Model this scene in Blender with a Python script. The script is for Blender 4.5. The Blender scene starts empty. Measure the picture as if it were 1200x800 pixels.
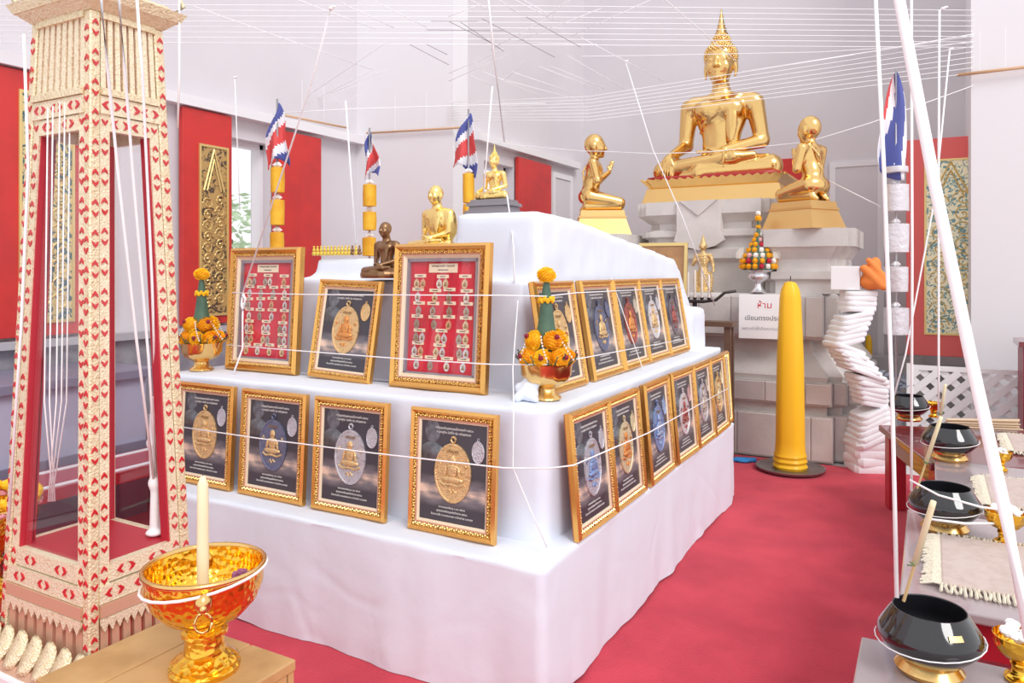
import bpy, math, random
import numpy as np
from mathutils import Vector, Matrix, Euler, noise

random.seed(7)
scene = bpy.context.scene
COL = scene.collection
R = math.radians

# ------------------------------------------------------------------ camera, light, exposure
FPX, HOR, CAMZ, YAW = 880.0, 318.0, 1.5, R(29.1)
cam_d = bpy.data.cameras.new('camera')
cam = bpy.data.objects.new('camera', cam_d); COL.objects.link(cam)
cam.location = (0, 0, CAMZ); cam.rotation_euler = (R(90), 0, YAW)
cam_d.sensor_width = 36.0; cam_d.lens = 36.0 * FPX / 1200.0
cam_d.shift_y = -(400.0 - HOR) / 1200.0
cam_d.clip_start = 0.05
scene.camera = cam

world = bpy.data.worlds.new('world'); scene.world = world; world.use_nodes = True
wn = world.node_tree.nodes
wn['Background'].inputs[0].default_value = (0.95, 0.965, 1.0, 1)
wn['Background'].inputs[1].default_value = 1.06

def sun(name, energy, rot, angle, color=(1, 1, 1)):
    l = bpy.data.lights.new(name, 'SUN'); l.energy = energy; l.angle = R(angle); l.color = color
    o = bpy.data.objects.new(name, l); COL.objects.link(o); o.rotation_euler = [R(a) for a in rot]
    return o
sun('daylight', 1.45, (48, 0, 56), 24, (1.0, 0.98, 0.97))

vs = scene.view_settings
vs.view_transform = 'Standard'; vs.look = 'None'; vs.gamma = 1.0; vs.use_curve_mapping = False
vs.exposure = 0.13

SA, CA = math.sin(YAW), math.cos(YAW)
def c2w(x, d, z): return Vector((CA * x - SA * d, SA * x + CA * d, z))
def at(px, py, d):                       # measured point: photo pixel + its distance in metres
    return c2w((px - 600) / FPX * d, d, CAMZ - (py - HOR) / FPX * d)
def atz(px, py, z):                      # measured point: photo pixel + its height in metres
    return at(px, py, FPX * (CAMZ - z) / (py - HOR))

# ------------------------------------------------------------------ mesh helpers
class MB:
    def __init__(s): s.v = []; s.f = []; s.m = []
    def add(s, vs, fs, mi=0):
        o = len(s.v); s.v += [tuple(v) for v in vs]; s.f += [tuple(i + o for i in f) for f in fs]; s.m += [mi] * len(fs)
        return s
    def box(s, x0, x1, y0, y1, z0, z1, mi=0):
        return s.frustum((x0, x1, y0, y1, z0), (x0, x1, y0, y1, z1), mi)
    def frustum(s, a, b, mi=0):
        x0, x1, y0, y1, z0 = a; X0, X1, Y0, Y1, Z1 = b
        return s.add([(x0,y0,z0),(x1,y0,z0),(x1,y1,z0),(x0,y1,z0),(X0,Y0,Z1),(X1,Y0,Z1),(X1,Y1,Z1),(X0,Y1,Z1)],
                     [(3,2,1,0),(4,5,6,7),(0,1,5,4),(1,2,6,5),(2,3,7,6),(3,0,4,7)], mi)
    def lathe(s, prof, n=24, c=(0,0,0), mi=0, cap=True, mod=None):
        vs, fs = [], []
        for (r, z) in prof:
            for i in range(n):
                a = 2*math.pi*i/n; rr = r * (mod(a, z) if mod else 1)
                vs.append((c[0]+rr*math.cos(a), c[1]+rr*math.sin(a), c[2]+z))
        for k in range(len(prof)-1):
            for i in range(n):
                j = (i+1) % n
                fs.append((k*n+i, k*n+j, (k+1)*n+j, (k+1)*n+i))
        if cap:
            fs.append(tuple(range(n-1, -1, -1))); m = (len(prof)-1)*n; fs.append(tuple(range(m, m+n)))
        return s.add(vs, fs, mi)
    def tube(s, pts, r, n=5, mi=0, r2=None):
        pts = [Vector(p) for p in pts]; N = len(pts); vs, fs = [], []
        for k, p in enumerate(pts):
            t = (pts[min(k+1, N-1)] - pts[max(k-1, 0)]).normalized()
            up = Vector((0,0,1)) if abs(t.z) < .9 else Vector((1,0,0))
            u = t.cross(up).normalized(); w = u.cross(t)
            rr = r if r2 is None else r + (r2-r)*k/(N-1)
            for i in range(n):
                a = 2*math.pi*i/n
                vs.append(p + (u*math.cos(a) + w*math.sin(a))*rr)
        for k in range(N-1):
            for i in range(n):
                j = (i+1) % n; fs.append((k*n+i, k*n+j, (k+1)*n+j, (k+1)*n+i))
        fs.append(tuple(range(n-1,-1,-1))); m = (N-1)*n; fs.append(tuple(range(m, m+n)))
        return s.add(vs, fs, mi)
    def ell(s, c, rad, nu=14, nv=9, mi=0, rot=None, jit=0):
        c = Vector(c); vs = [None]; fs = []
        M = Euler([R(a) for a in rot]).to_matrix() if rot else Matrix.Identity(3)
        def P(x, y, z):
            q = 1 + (random.uniform(-jit, jit) if jit else 0)
            return c + M @ Vector((x*rad[0]*q, y*rad[1]*q, z*rad[2]*q))
        vs[0] = P(0,0,-1)
        for k in range(1, nv):
            th = math.pi*k/nv
            for i in range(nu):
                a = 2*math.pi*i/nu
                vs.append(P(math.sin(th)*math.cos(a), math.sin(th)*math.sin(a), -math.cos(th)))
        vs.append(P(0,0,1)); L = len(vs)-1
        for i in range(nu):
            j = (i+1) % nu
            fs.append((0, 1+j, 1+i)); fs.append((L, L-nu+i, L-nu+j))
            for k in range(nv-2):
                a = 1+k*nu; b = a+nu
                fs.append((a+i, a+j, b+j, b+i))
        return s.add(vs, fs, mi)
    def poly(s, pts, y0, y1, mi=0):       # polygon in XZ extruded along Y
        n = len(pts)
        vs = [(p[0], y0, p[1]) for p in pts] + [(p[0], y1, p[1]) for p in pts]
        fs = [tuple(range(n)), tuple(range(2*n-1, n-1, -1))] + [(i, i+n, (i+1)%n+n, (i+1)%n) for i in range(n)]
        return s.add(vs, fs, mi)
    def mesh(s, name, mats, smooth=False, angle=None):
        me = bpy.data.meshes.new(name); me.from_pydata(s.v, [], s.f)
        for m in (mats if isinstance(mats, (list, tuple)) else [mats]): me.materials.append(m)
        if any(s.m): me.polygons.foreach_set('material_index', s.m)
        if smooth:
            me.polygons.foreach_set('use_smooth', [True]*len(s.f))
            if angle: me.set_sharp_from_angle(angle=R(angle))
        me.update(); return me
    def build(s, name, mats, parent=None, smooth=False, angle=None, loc=(0,0,0), rot=(0,0,0)):
        return link(name, s.mesh(name, mats, smooth, angle), parent, loc, rot)

def link(name, me, parent=None, loc=(0,0,0), rot=(0,0,0), scale=None):
    o = bpy.data.objects.new(name, me); COL.objects.link(o)
    o.location = loc; o.rotation_euler = rot
    if scale: o.scale = scale
    if parent: o.parent = parent
    return o
def bevel(o, w=.004, seg=2):
    m = o.modifiers.new('bevel', 'BEVEL'); m.width = w; m.segments = seg; m.limit_method = 'ANGLE'; return o
def tag(o, label=None, cat=None, group=None, kind=None):
    if label: o['label'] = label
    if cat: o['category'] = cat
    if group: o['group'] = group
    if kind: o['kind'] = kind
    return o
def thing(name, loc, label, cat, group=None, rz=0):
    o = bpy.data.objects.new(name, None); COL.objects.link(o)
    o.empty_display_size = .05; o.location = loc; o.rotation_euler = (0, 0, rz)
    return tag(o, label, cat, group)
def copy_tree(o, parent=None):
    c = o.copy(); COL.objects.link(c); c.parent = parent
    for ch in o.children[:]: copy_tree(ch, c)
    return c
def struct(o): o['kind'] = 'structure'; return o

# ------------------------------------------------------------------ signed distance sculpting
def smin(a, b, k):
    h = np.clip(.5 + .5*(b-a)/k, 0, 1); return b*(1-h) + a*h - k*h*(1-h)
def sdf_mesh(prims, h, pad=.05, bounds=None):
    lo = np.full(3, 1e9); hi = -lo
    for p in prims:
        if p[0] == 'c':
            for q, r in ((p[1], p[3]), (p[2], p[4])):
                lo = np.minimum(lo, np.array(q)-r); hi = np.maximum(hi, np.array(q)+r)
        elif p[0] in 'eb':
            m = max(p[2]) if p[0] == 'e' else max(p[2])*1.0
            rad = np.array(p[2]) if len(p) < 5 or p[4] is None else np.full(3, m)
            lo = np.minimum(lo, np.array(p[1])-rad); hi = np.maximum(hi, np.array(p[1])+rad)
    if bounds: lo, hi = np.array(bounds[0]), np.array(bounds[1])
    lo = lo-pad; hi = hi+pad
    n = np.ceil((hi-lo)/h).astype(int)+1
    ax = [lo[i]+h*np.arange(n[i]) for i in range(3)]
    X = ax[0][:,None,None]; Y = ax[1][None,:,None]; Z = ax[2][None,None,:]
    V = None
    for p in prims:
        if p[0] == 'c':
            a, b, ra, rb = np.array(p[1], float), np.array(p[2], float), p[3], p[4]; k = p[5] if len(p) > 5 else .03
            d = b-a; L = max((d*d).sum(), 1e-9)
            t = np.clip(((X-a[0])*d[0]+(Y-a[1])*d[1]+(Z-a[2])*d[2])/L, 0, 1)
            D = np.sqrt((X-a[0]-t*d[0])**2+(Y-a[1]-t*d[1])**2+(Z-a[2]-t*d[2])**2)-(ra+(rb-ra)*t)
        elif p[0] == 'e':
            c, r = p[1], p[2]; k = p[3] if len(p) > 3 else .03
            x, y, z = X-c[0], Y-c[1], Z-c[2]
            if len(p) > 4 and p[4] is not None:
                M = np.array(Euler([R(q) for q in p[4]]).to_matrix()).T
                x, y, z = M[0,0]*x+M[0,1]*y+M[0,2]*z, M[1,0]*x+M[1,1]*y+M[1,2]*z, M[2,0]*x+M[2,1]*y+M[2,2]*z
            q = np.sqrt((x/r[0])**2+(y/r[1])**2+(z/r[2])**2)+1e-9
            q2 = np.sqrt((x/r[0]**2)**2+(y/r[1]**2)**2+(z/r[2]**2)**2)+1e-9
            D = q*(q-1)/q2
        elif p[0] == 'b':
            c, r, k = p[1], p[2], p[3]; rd = p[5] if len(p) > 5 else .02
            qx, qy, qz = np.abs(X-c[0])-r[0]+rd, np.abs(Y-c[1])-r[1]+rd, np.abs(Z-c[2])-r[2]+rd
            D = np.sqrt(np.maximum(qx,0)**2+np.maximum(qy,0)**2+np.maximum(qz,0)**2)+np.minimum(np.maximum(np.maximum(qx,qy),qz),0)-rd
        elif p[0] == 'h':                      # convex hull of half-spaces (nx,ny,nz,offset)
            k = p[2]; D = None
            for (a, b, c_, o) in p[1]:
                g = (a*X+b*Y+c_*Z-o)/math.sqrt(a*a+b*b+c_*c_)+np.zeros((n[0],n[1],n[2]))
                D = g if D is None else -smin(-D, -g, .02)
        D = np.broadcast_to(D, (n[0], n[1], n[2]))
        V = D.copy() if V is None else smin(V, D, k)
    S = V < 0
    cnt = np.zeros(np.array(S.shape)-1, int)
    offs = [(i,j,k) for i in (0,1) for j in (0,1) for k in (0,1)]
    sl = lambda A, o: A[o[0]:A.shape[0]-1+o[0], o[1]:A.shape[1]-1+o[1], o[2]:A.shape[2]-1+o[2]]
    for o in offs: cnt += sl(S, o)
    mask = (cnt > 0) & (cnt < 8)
    cells = np.argwhere(mask); idx = -np.ones(mask.shape, int); idx[mask] = np.arange(len(cells))
    pos = np.zeros((len(cells), 3)); num = np.zeros(len(cells))
    for a in offs:
        for axn in range(3):
            if a[axn]: continue
            b = list(a); b[axn] = 1
            va = V[tuple((cells+np.array(a)).T)]; vb = V[tuple((cells+np.array(b)).T)]
            cr = (va < 0) != (vb < 0); t = np.where(cr, va/np.where(va == vb, 1, va-vb), 0)
            q = np.repeat(np.array(a, float)[None], len(cells), 0); q[:, axn] += t
            pos[cr] += q[cr]; num[cr] += 1
    pos = (cells+pos/num[:,None])*h+lo
    faces = []
    for axn in range(3):
        o1, o2 = [(1,2),(2,0),(0,1)][axn]
        s0 = [slice(None)]*3; s1 = [slice(None)]*3
        s0[axn] = slice(0,-1); s1[axn] = slice(1,None)
        E = np.argwhere(S[tuple(s0)] != S[tuple(s1)])
        E = E[(E[:,o1] > 0) & (E[:,o2] > 0) & (E[:,o1] < S.shape[o1]-1) & (E[:,o2] < S.shape[o2]-1)]
        d1 = np.zeros(3, int); d1[o1] = 1; d2 = np.zeros(3, int); d2[o2] = 1
        g = lambda q: idx[tuple(q.T)]
        F = np.stack([g(E-d1-d2), g(E-d2), g(E), g(E-d1)], 1)
        fl = S[tuple(E.T)]; F[~fl] = F[~fl][:, ::-1]
        faces.append(F)
    F = np.concatenate(faces); F = F[(F >= 0).all(1)]
    mb = MB(); mb.v = [tuple(p) for p in pos.tolist()]; mb.f = [tuple(f) for f in F.tolist()]; mb.m = [0]*len(mb.f)
    return mb

# ------------------------------------------------------------------ materials
MATS = {}
def mat(name, col=(.8,.8,.8), rough=.5, metal=0., bump=None, var=None, coat=0., sheen=0., spec=None, emit=None):
    """bump=(scale, strength, detail); var=(colour2, scale, contrast lo, hi)"""
    if name in MATS: return MATS[name]
    m = bpy.data.materials.new(name); m.use_nodes = True; nt = m.node_tree; b = nt.nodes['Principled BSDF']
    b.inputs['Base Color'].default_value = (*col, 1); b.inputs['Roughness'].default_value = rough
    b.inputs['Metallic'].default_value = metal; b.inputs['Coat Weight'].default_value = coat
    b.inputs['Coat Roughness'].default_value = .05
    if sheen: b.inputs['Sheen Weight'].default_value = sheen
    if spec is not None: b.inputs['Specular IOR Level'].default_value = spec
    tc = nt.nodes.new('ShaderNodeTexCoord')
    if var:
        c2, sc, lo, hi = var
        n = nt.nodes.new('ShaderNodeTexNoise'); n.inputs['Scale'].default_value = sc; n.inputs['Detail'].default_value = 6
        r = nt.nodes.new('ShaderNodeValToRGB'); r.color_ramp.elements[0].position = lo; r.color_ramp.elements[1].position = hi
        r.color_ramp.elements[0].color = (*col, 1); r.color_ramp.elements[1].color = (*c2, 1)
        nt.links.new(tc.outputs['Object'], n.inputs['Vector']); nt.links.new(n.outputs['Fac'], r.inputs['Fac'])
        nt.links.new(r.outputs['Color'], b.inputs['Base Color'])
    if bump:
        sc, st, kind = bump
        if kind == 'voro':
            n = nt.nodes.new('ShaderNodeTexVoronoi'); n.inputs['Scale'].default_value = sc; out = n.outputs['Distance']
        else:
            n = nt.nodes.new('ShaderNodeTexNoise'); n.inputs['Scale'].default_value = sc; n.inputs['Detail'].default_value = kind; out = n.outputs['Fac']
        bm = nt.nodes.new('ShaderNodeBump'); bm.inputs['Strength'].default_value = st; bm.inputs['Distance'].default_value = .01
        nt.links.new(tc.outputs['Object'], n.inputs['Vector']); nt.links.new(out, bm.inputs['Height'])
        nt.links.new(bm.outputs['Normal'], b.inputs['Normal'])
    MATS[name] = m; return m

def glass_mat(name, tint=(1,1,1), refl=.06):
    m = bpy.data.materials.new(name); m.use_nodes = True; nt = m.node_tree; nt.nodes.clear()
    o = nt.nodes.new('ShaderNodeOutputMaterial'); mx = nt.nodes.new('ShaderNodeMixShader')
    t = nt.nodes.new('ShaderNodeBsdfTransparent'); t.inputs[0].default_value = (*tint, 1)
    g = nt.nodes.new('ShaderNodeBsdfGlossy'); g.inputs['Roughness'].default_value = .02
    lw = nt.nodes.new('ShaderNodeLayerWeight'); lw.inputs['Blend'].default_value = .5
    p = nt.nodes.new('ShaderNodeMath'); p.operation = 'POWER'; p.inputs[1].default_value = 4; nt.links.new(lw.outputs['Facing'], p.inputs[0])
    f = nt.nodes.new('ShaderNodeMath'); f.operation = 'MULTIPLY_ADD'; f.inputs[1].default_value = .5; f.inputs[2].default_value = refl*.6; nt.links.new(p.outputs[0], f.inputs[0])
    nt.links.new(f.outputs[0], mx.inputs[0]); nt.links.new(t.outputs[0], mx.inputs[1]); nt.links.new(g.outputs[0], mx.inputs[2])
    nt.links.new(mx.outputs[0], o.inputs[0]); return m

WALL = mat('wall_plaster', (.68,.645,.67), .8, var=((.64,.605,.63), 1.5, .35, .7))
WALLW = mat('white_paint', (.80,.78,.80), .7)
def crease(m, scale, st):
    nt = m.node_tree; b = nt.nodes['Principled BSDF']; old = b.inputs['Normal'].links[0].from_node
    tc = nt.nodes.new('ShaderNodeTexCoord'); n = nt.nodes.new('ShaderNodeTexNoise'); n.noise_type = 'RIDGED_MULTIFRACTAL'
    n.inputs['Scale'].default_value = scale; n.inputs['Detail'].default_value = 3; n.inputs['Distortion'].default_value = .6
    bm = nt.nodes.new('ShaderNodeBump'); bm.inputs['Strength'].default_value = st; bm.inputs['Distance'].default_value = .02
    nt.links.new(tc.outputs['Object'], n.inputs['Vector']); nt.links.new(n.outputs['Fac'], bm.inputs['Height']); nt.links.new(old.outputs['Normal'], bm.inputs['Normal'])
    nt.links.new(bm.outputs['Normal'], b.inputs['Normal'])
REDP = mat('red_paint', (.62,.035,.03), .45, var=((.5,.03,.03), 5, .4, .7))
CLOTH = mat('white_cloth', (.78,.825,.925), .85, bump=(7, .42, 5), sheen=.15)
crease(CLOTH, 2.1, .8)
CARPET = mat('red_carpet', (.66,.035,.07), .95, bump=(160, .5, 4), var=((.48,.012,.04), 3.5, .35, .75), sheen=.15)
TILE = mat('floor_tile', (.72,.68,.67), .3)
GOLD = mat('polished_gold', (.84,.55,.21), .2, 1., bump=(14, .06, 2))
GOLDR = mat('satin_gold', (.84,.55,.22), .42, 1., bump=(9, .12, 3))
GOLDB = mat('bright_gold_leaf', (1.,.74,.28), .26, 1., bump=(22, .1, 3))
GOLDE = mat('embossed_gold', (.95,.56,.07), .2, 1., bump=(55, .45, 'voro'))
GOLDF = mat('frame_gold', (.86,.47,.13), .27, .9)
GOLDO = mat('frame_ornament', (.75,.43,.12), .35, .8, bump=(130, .9, 'voro'), var=((.28,.10,.03), 90, .5, .62))
SLIP = mat('frame_slip', (.87,.72,.52), .4, .2)
WOODR = mat('frame_side', (.45,.13,.04), .4, .2)
BRONZE = mat('bronze', (.30,.17,.09), .32, .9, bump=(20, .15, 3))
STONE = mat('stone', (.66,.62,.58), .75, bump=(30, .2, 5), var=((.56,.52,.48), 4, .4, .68))
THREAD = mat('white_thread', (.97,.96,.97), .9)
WHITE = mat('white_gloss', (.9,.89,.9), .4)
YELW = mat('candle_yellow', (1.0,.56,.02), .38, spec=.4)
CREAM = mat('candle_cream', (.92,.80,.52), .45)
CLEAR = glass_mat('clear_glass')

# ------------------------------------------------------------------ room shell
def boxobj(name, x0, x1, y0, y1, z0, z1, m, parent=None):
    return MB().box(x0, x1, y0, y1, z0, z1).build(name, m, parent)
struct(boxobj('floor', -7.5, 4.5, -1.5, 9.2, -.1, -.012, TILE))
tag(boxobj('carpet', -4.75, 3.6, -.6, 6.28, -.012, 0, CARPET), 'wide red pile carpet laid around the draped altar', 'carpet')
ZT = 6.2
def wall_with_hole(name, axis, c, t, a0, a1, holes, m):
    """wall slab at axis coordinate c..c+t running a0..a1, holes=(lo,hi,z0,z1)"""
    mb = MB(); cuts = sorted(holes); p = a0
    def bx(l, h, z0, z1):
        if axis == 'x': mb.box(min(c,c+t), max(c,c+t), l, h, z0, z1)
        else: mb.box(l, h, min(c,c+t), max(c,c+t), z0, z1)
    for (l, h, z0, z1) in cuts:
        bx(p, l, 0, ZT); bx(l, h, 0, z0); bx(l, h, z1, ZT); p = h
    bx(p, a1, 0, ZT)
    return struct(mb.build(name, m))
wall_with_hole('wall_left', 'x', -5.0, -.25, -1.5, 5.8, [(1.75, 2.42, 1.1, 2.6), (4.2, 4.68, 1.1, 2.6)], WALL)
struct(boxobj('wall_return', -5.25, -3.85, 5.8, 6.05, 0, ZT, WALLW))
wall_with_hole('wall_left_rear', 'x', -3.85, -.25, 6.05, 8.8, [(6.35, 6.95, 1.1, 2.6)], WALL)
struct(boxobj('wall_back', -4.1, 3.6, 8.8, 9.05, 0, ZT, WALL))
struct(boxobj('wall_right_pier', .31, 3.6, 7.6, 8.8, 0, ZT, WALLW))
struct(boxobj('trim_1', -5.0, -4.9, 1.2, 5.8, 2.76, 2.84, WALLW))
struct(boxobj('trim_2', -3.85, -3.76, 6.1, 8.5, 2.76, 2.84, WALLW))
DADO = mat('grey_dado', (.33,.32,.35), .4, var=((.25,.24,.28), 9, .4, .6))
struct(boxobj('trim_3', -5.0, -4.96, -1.5, 5.8, 0, 1.02, DADO))
struct(boxobj('trim_4', -5.0, -4.9, -1.5, 5.8, 1.02, 1.07, mat('grey_sill', (.45,.43,.46), .4)))
struct(boxobj('trim_5', -1.15, 0.31, 8.765, 8.8, 0, .55, mat('grey_skirting', (.5,.48,.47), .6)))
# white door outline on the back wall and on the rear left wall
def door_outline(n, axis, c, a0, a1, z1):
    r = struct(MB().box(-.03 if axis=='x' else a0, .0 if axis=='x' else a0+.06, a0 if axis=='x' else -.03, a0+.06 if axis=='x' else 0, 0, z1).build(n, WALLW))
    if axis == 'x':
        r.location.x = c+.03
        q = MB().box(-.03, 0, a1-.06, a1, 0, z1).box(-.03, 0, a0, a1, z1, z1+.06).build('door_frame', WALLW, r)
        MB().box(-.025, -.012, a0+.06, a1-.06, 0, z1).build('door_panel', WALL, r)
    else:
        r.location.y = c
        MB().box(a1-.06, a1, -.03, 0, 0, z1).box(a0, a1, -.03, 0, z1, z1+.06).build('door_frame', WALLW, r)
        MB().box(a0+.06, a1-.06, -.018, -.005, 0, z1).build('door_panel', WALL, r)
door_outline('door_1', 'y', 8.8, -.95, -.42, 2.62)
door_outline('door_2', 'x', -3.85, 7.85, 8.4, 2.6)

# window frames in the openings
def window(n, x, y0, y1, z0, z1):
    r = struct(MB().box(x-.2, x-.1, y0, y0+.035, z0, z1).build(n, WALLW))
    MB().box(x-.2, x-.1, y1-.035, y1, z0, z1).box(x-.2, x-.1, y0, y1, z1-.04, z1).build('window_frame', WALLW, r)
    MB().box(x-.22, x+.02, y0, y1, z0-.001, z0+.03).build('window_sill', WALLW, r)
window('window_1', -5.0, 1.75, 2.42, 1.1, 2.6)
window('window_2', -5.0, 4.2, 4.68, 1.1, 2.6)
window('window_3', -3.85, 6.35, 6.95, 1.1, 2.6)

# gilded lacquer panel: gold scrolls standing on a dark ground
def lacquer_mat(name, ground, gold):
    m = bpy.data.materials.new(name); m.use_nodes = True; nt = m.node_tree; b = nt.nodes['Principled BSDF']
    tc = nt.nodes.new('ShaderNodeTexCoord'); n = nt.nodes.new('ShaderNodeTexNoise'); n.inputs['Scale'].default_value = 17
    n.inputs['Detail'].default_value = 3; n.inputs['Distortion'].default_value = 2.2
    r = nt.nodes.new('ShaderNodeValToRGB'); e = r.color_ramp.elements
    e[0].position = .43; e[0].color = (*ground, 1); e[1].position = .5; e[1].color = (*gold, 1)
    nt.links.new(tc.outputs['Object'], n.inputs[0]); nt.links.new(n.outputs['Fac'], r.inputs[0]); nt.links.new(r.outputs[0], b.inputs['Base Color'])
    b.inputs['Roughness'].default_value = .4; b.inputs['Metallic'].default_value = .3
    return m
LACB = lacquer_mat('brown_gilt_lacquer', (.10,.07,.05), (.55,.36,.14))
LACT = lacquer_mat('teal_gilt_lacquer', (.03,.12,.15), (.75,.62,.30))
GILT = mat('gilt_trim', (.80,.60,.25), .35, .6)
def scroll(mb, cx, cz, s, flip, y, r):
    pts = []
    for i in range(15):
        a = i*.62; rr = s*(1-i/16)
        pts.append((cx+flip*rr*math.cos(a), y, cz+rr*math.sin(a)))
    mb.tube(pts, r, 4)
def shutter(loc, rz, w, h, label, lac, panel, paint=None):
    t = thing('window_shutter', loc, label, 'shutter', rz=rz)
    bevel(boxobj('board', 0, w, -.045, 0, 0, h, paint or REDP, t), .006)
    p0, p1, z0, z1 = panel
    if lac is None: return t
    pn = boxobj('panel', p0, p1, -.05, -.044, z0, z1, lac, t)
    b = .018
    MB().box(p0-b, p0, -.058, -.044, z0-b, z1+b).box(p1, p1+b, -.058, -.044, z0-b, z1+b).box(p0, p1, -.058, -.044, z1, z1+b).box(p0, p1, -.058, -.044, z0-b, z0).build('panel_border', GILT, t)
    g = MB(); cx = (p0+p1)/2; hw = (p1-p0)/2
    for sgn in (-1, 1):
        g.tube([(cx, -.056, z1-.01), (cx+sgn*hw*.8, -.056, z1-.34)], .008, 4)
        g.tube([(cx, -.056, z1-.09), (cx+sgn*hw*.55, -.056, z1-.34)], .007, 4)
    g.build('gable_ornament', GILT, t)
    s = MB(); k = 0; z = z0+.08
    while z < z1-.36:
        for sgn in (-1, 1):
            scroll(s, cx+sgn*hw*.48, z+(.03 if sgn > 0 else 0), hw*.42, sgn*(1 if k % 2 else -1), -.053, .006)
        z += hw*.72; k += 1
    tag(s.build('scrollwork', GILT, t), kind='stuff')
    return t
H90 = R(90)
shutter((-4.97, 2.42, 1.09), H90, .62, 1.66, 'red shutter leaf with teal gilt panel behind the glazed cabinet', LACT, (.17,.48,.1,1.52))
shutter((-4.97, 3.74, 1.09), H90, .46, 1.66, 'red shutter leaf with brown gilt panel and gable motif beside the open window', LACB, (.16,.40,.08,1.38))
shutter((-4.97, 4.66, 1.09), H90, .56, 1.64, 'plain red shutter leaf behind the flag nearest the open window', None, (0,0,0,0))
shutter((-3.83, 6.95, 1.09), H90, .78, 1.62, 'plain red shutter leaf behind the small gold statue on grey base', None, (0,0,0,0))
shutter((-1.72, 8.79, 1.09), 0, .62, 1.66, 'plain red shutter leaf behind the large gilded statue', None, (0,0,0,0))
shutter((-.2, 8.2, .70), 0, .72, 2.06, 'red shutter leaf with pale teal gilt panel above the lattice fence', lacquer_mat('sunlit_gilt_lacquer', (.16,.32,.34), (.92,.84,.58)), (.17,.57,.22,1.84), mat('sunlit_red_paint', (.80,.13,.12), .45))  # sunlight on this leaf is put into its lighter paint and panel colours
# tree outside the open window
LEAF = mat('leaf_green', (.46,.60,.38), .6, var=((.62,.74,.52), 6, .4, .6)); BARK = mat('bark', (.2,.14,.1), .9)
def tree(loc, label, h, spread, n, seed):
    rnd = random.Random(seed); t = thing('tree', loc, label, 'tree')
    mb = MB().tube([(0,0,0),(.05,.03,h*.4),(0,.1,h*.75)], .09, 6, r2=.04)
    for i in range(7):
        a = i*.9; mb.tube([(0,.05,h*(.35+.06*i)), (math.cos(a)*spread*.7, math.sin(a)*spread*.7, h*(.55+.06*i))], .03, 4, r2=.01)
    mb.build('trunk', BARK, t)
    f = MB()
    for i in range(n):
        c = Vector((rnd.gauss(0, spread*.45), rnd.gauss(0, spread*.45), h*(.35+.65*rnd.random())))
        u = Vector((rnd.uniform(-1,1), rnd.uniform(-1,1), rnd.uniform(-.6,.6))).normalized(); w = u.orthogonal().normalized()
        L = rnd.uniform(.05,.11)
        f.add([c-u*L, c+w*L*.4, c+u*L, c-w*L*.4], [(0,1,2,3)])
    tag(f.build('foliage', LEAF, t), kind='stuff')
tree((-8.6, 7.2, 0), 'leafy green tree seen outside through the open window', 2.6, 1.2, 900, 3)
tree((-10.2, 4.6, 0), 'second leafy green tree beyond the wall, farther from the corner', 3.2, 1.1, 700, 5)

# ------------------------------------------------------------------ draped altar
def draped(x0, x1, y0, y1, z0, z1, rad=.05, fold=.012, flare=.02, nz=14, step=.04, seed=0, hem=.0):
    """cloth hung over a box: vertical sides with soft folds, flat top with rounded rim"""
    per = []
    def side(ax, ay, bx, by, nx, ny):
        L = math.hypot(bx-ax, by-ay); n = max(2, int(L/step))
        for i in range(n): t = i/n; per.append((ax+(bx-ax)*t, ay+(by-ay)*t, nx, ny))
    def arc(cx, cy, a0):
        for i in range(5):
            a = R(a0+18*i+9-9); per.append((cx+rad*math.cos(a), cy+rad*math.sin(a), math.cos(a), math.sin(a)))
    side(x0+rad, y0, x1-rad, y0, 0, -1); arc(x1-rad, y0+rad, -90)
    side(x1, y0+rad, x1, y1-rad, 1, 0); arc(x1-rad, y1-rad, 0)
    side(x1-rad, y1, x0+rad, y1, 0, 1); arc(x0+rad, y1-rad, 90)
    side(x0, y1-rad, x0, y0+rad, -1, 0); arc(x0+rad, y0+rad, 180)
    mb = MB(); N = len(per); vs = []; fs = []
    for k in range(nz+1):
        t = k/nz; z = z0+(z1-.02-z0)*t; f = (1-t)
        for i, (x, y, nx, ny) in enumerate(per):
            w = noise.noise((x*2.6+seed, y*2.6, z*.7))*1.4 + noise.noise((x*7+seed, y*7, z*1.6))*.7
            for sc_, am in ((2.3, .24), (4.1, .12)):       # sharp creases in the cloth
                w -= am*max(0, 1-abs(noise.noise((x*sc_+seed*3, y*sc_+z*1.1, z*sc_*.9+2)))*11)
            d = flare*f + fold*w*(.25+.9*f)
            zz = z + (hem*noise.noise((x*3, y*3, 9.1+seed)) if k == 0 else 0)
            vs.append((x+nx*d, y+ny*d, max(zz, z0*.0+.002)))
    for (ins, dz) in ((.002, .012), (.010, .019), (.03, .02), (.12, .021), (.3, .02)):
        for (x, y, nx, ny) in per:
            cx = min(max(x, x0+ins), x1-ins); cy = min(max(y, y0+ins), y1-ins)
            vs.append((cx, cy, z1-.02+dz+.006*noise.noise((cx*5+seed, cy*5, 3))))
    rows = nz+6
    for k in range(rows-1):
        for i in range(N):
            j = (i+1) % N; fs.append((k*N+i, k*N+j, (k+1)*N+j, (k+1)*N+i))
    m = (rows-1)*N; fs.append(tuple(range(m, m+N)))
    return mb.add(vs, fs)
AX0, AX1, AY0, AY1 = -3.2, -1.14, 2.26, 5.12
altar = thing('draped_altar', ((AX0+AX1)/2, (AY0+AY1)/2, 0), 'stepped altar stand draped all over in white cloth', 'altar')
off = tuple(-c for c in altar.location)
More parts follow.
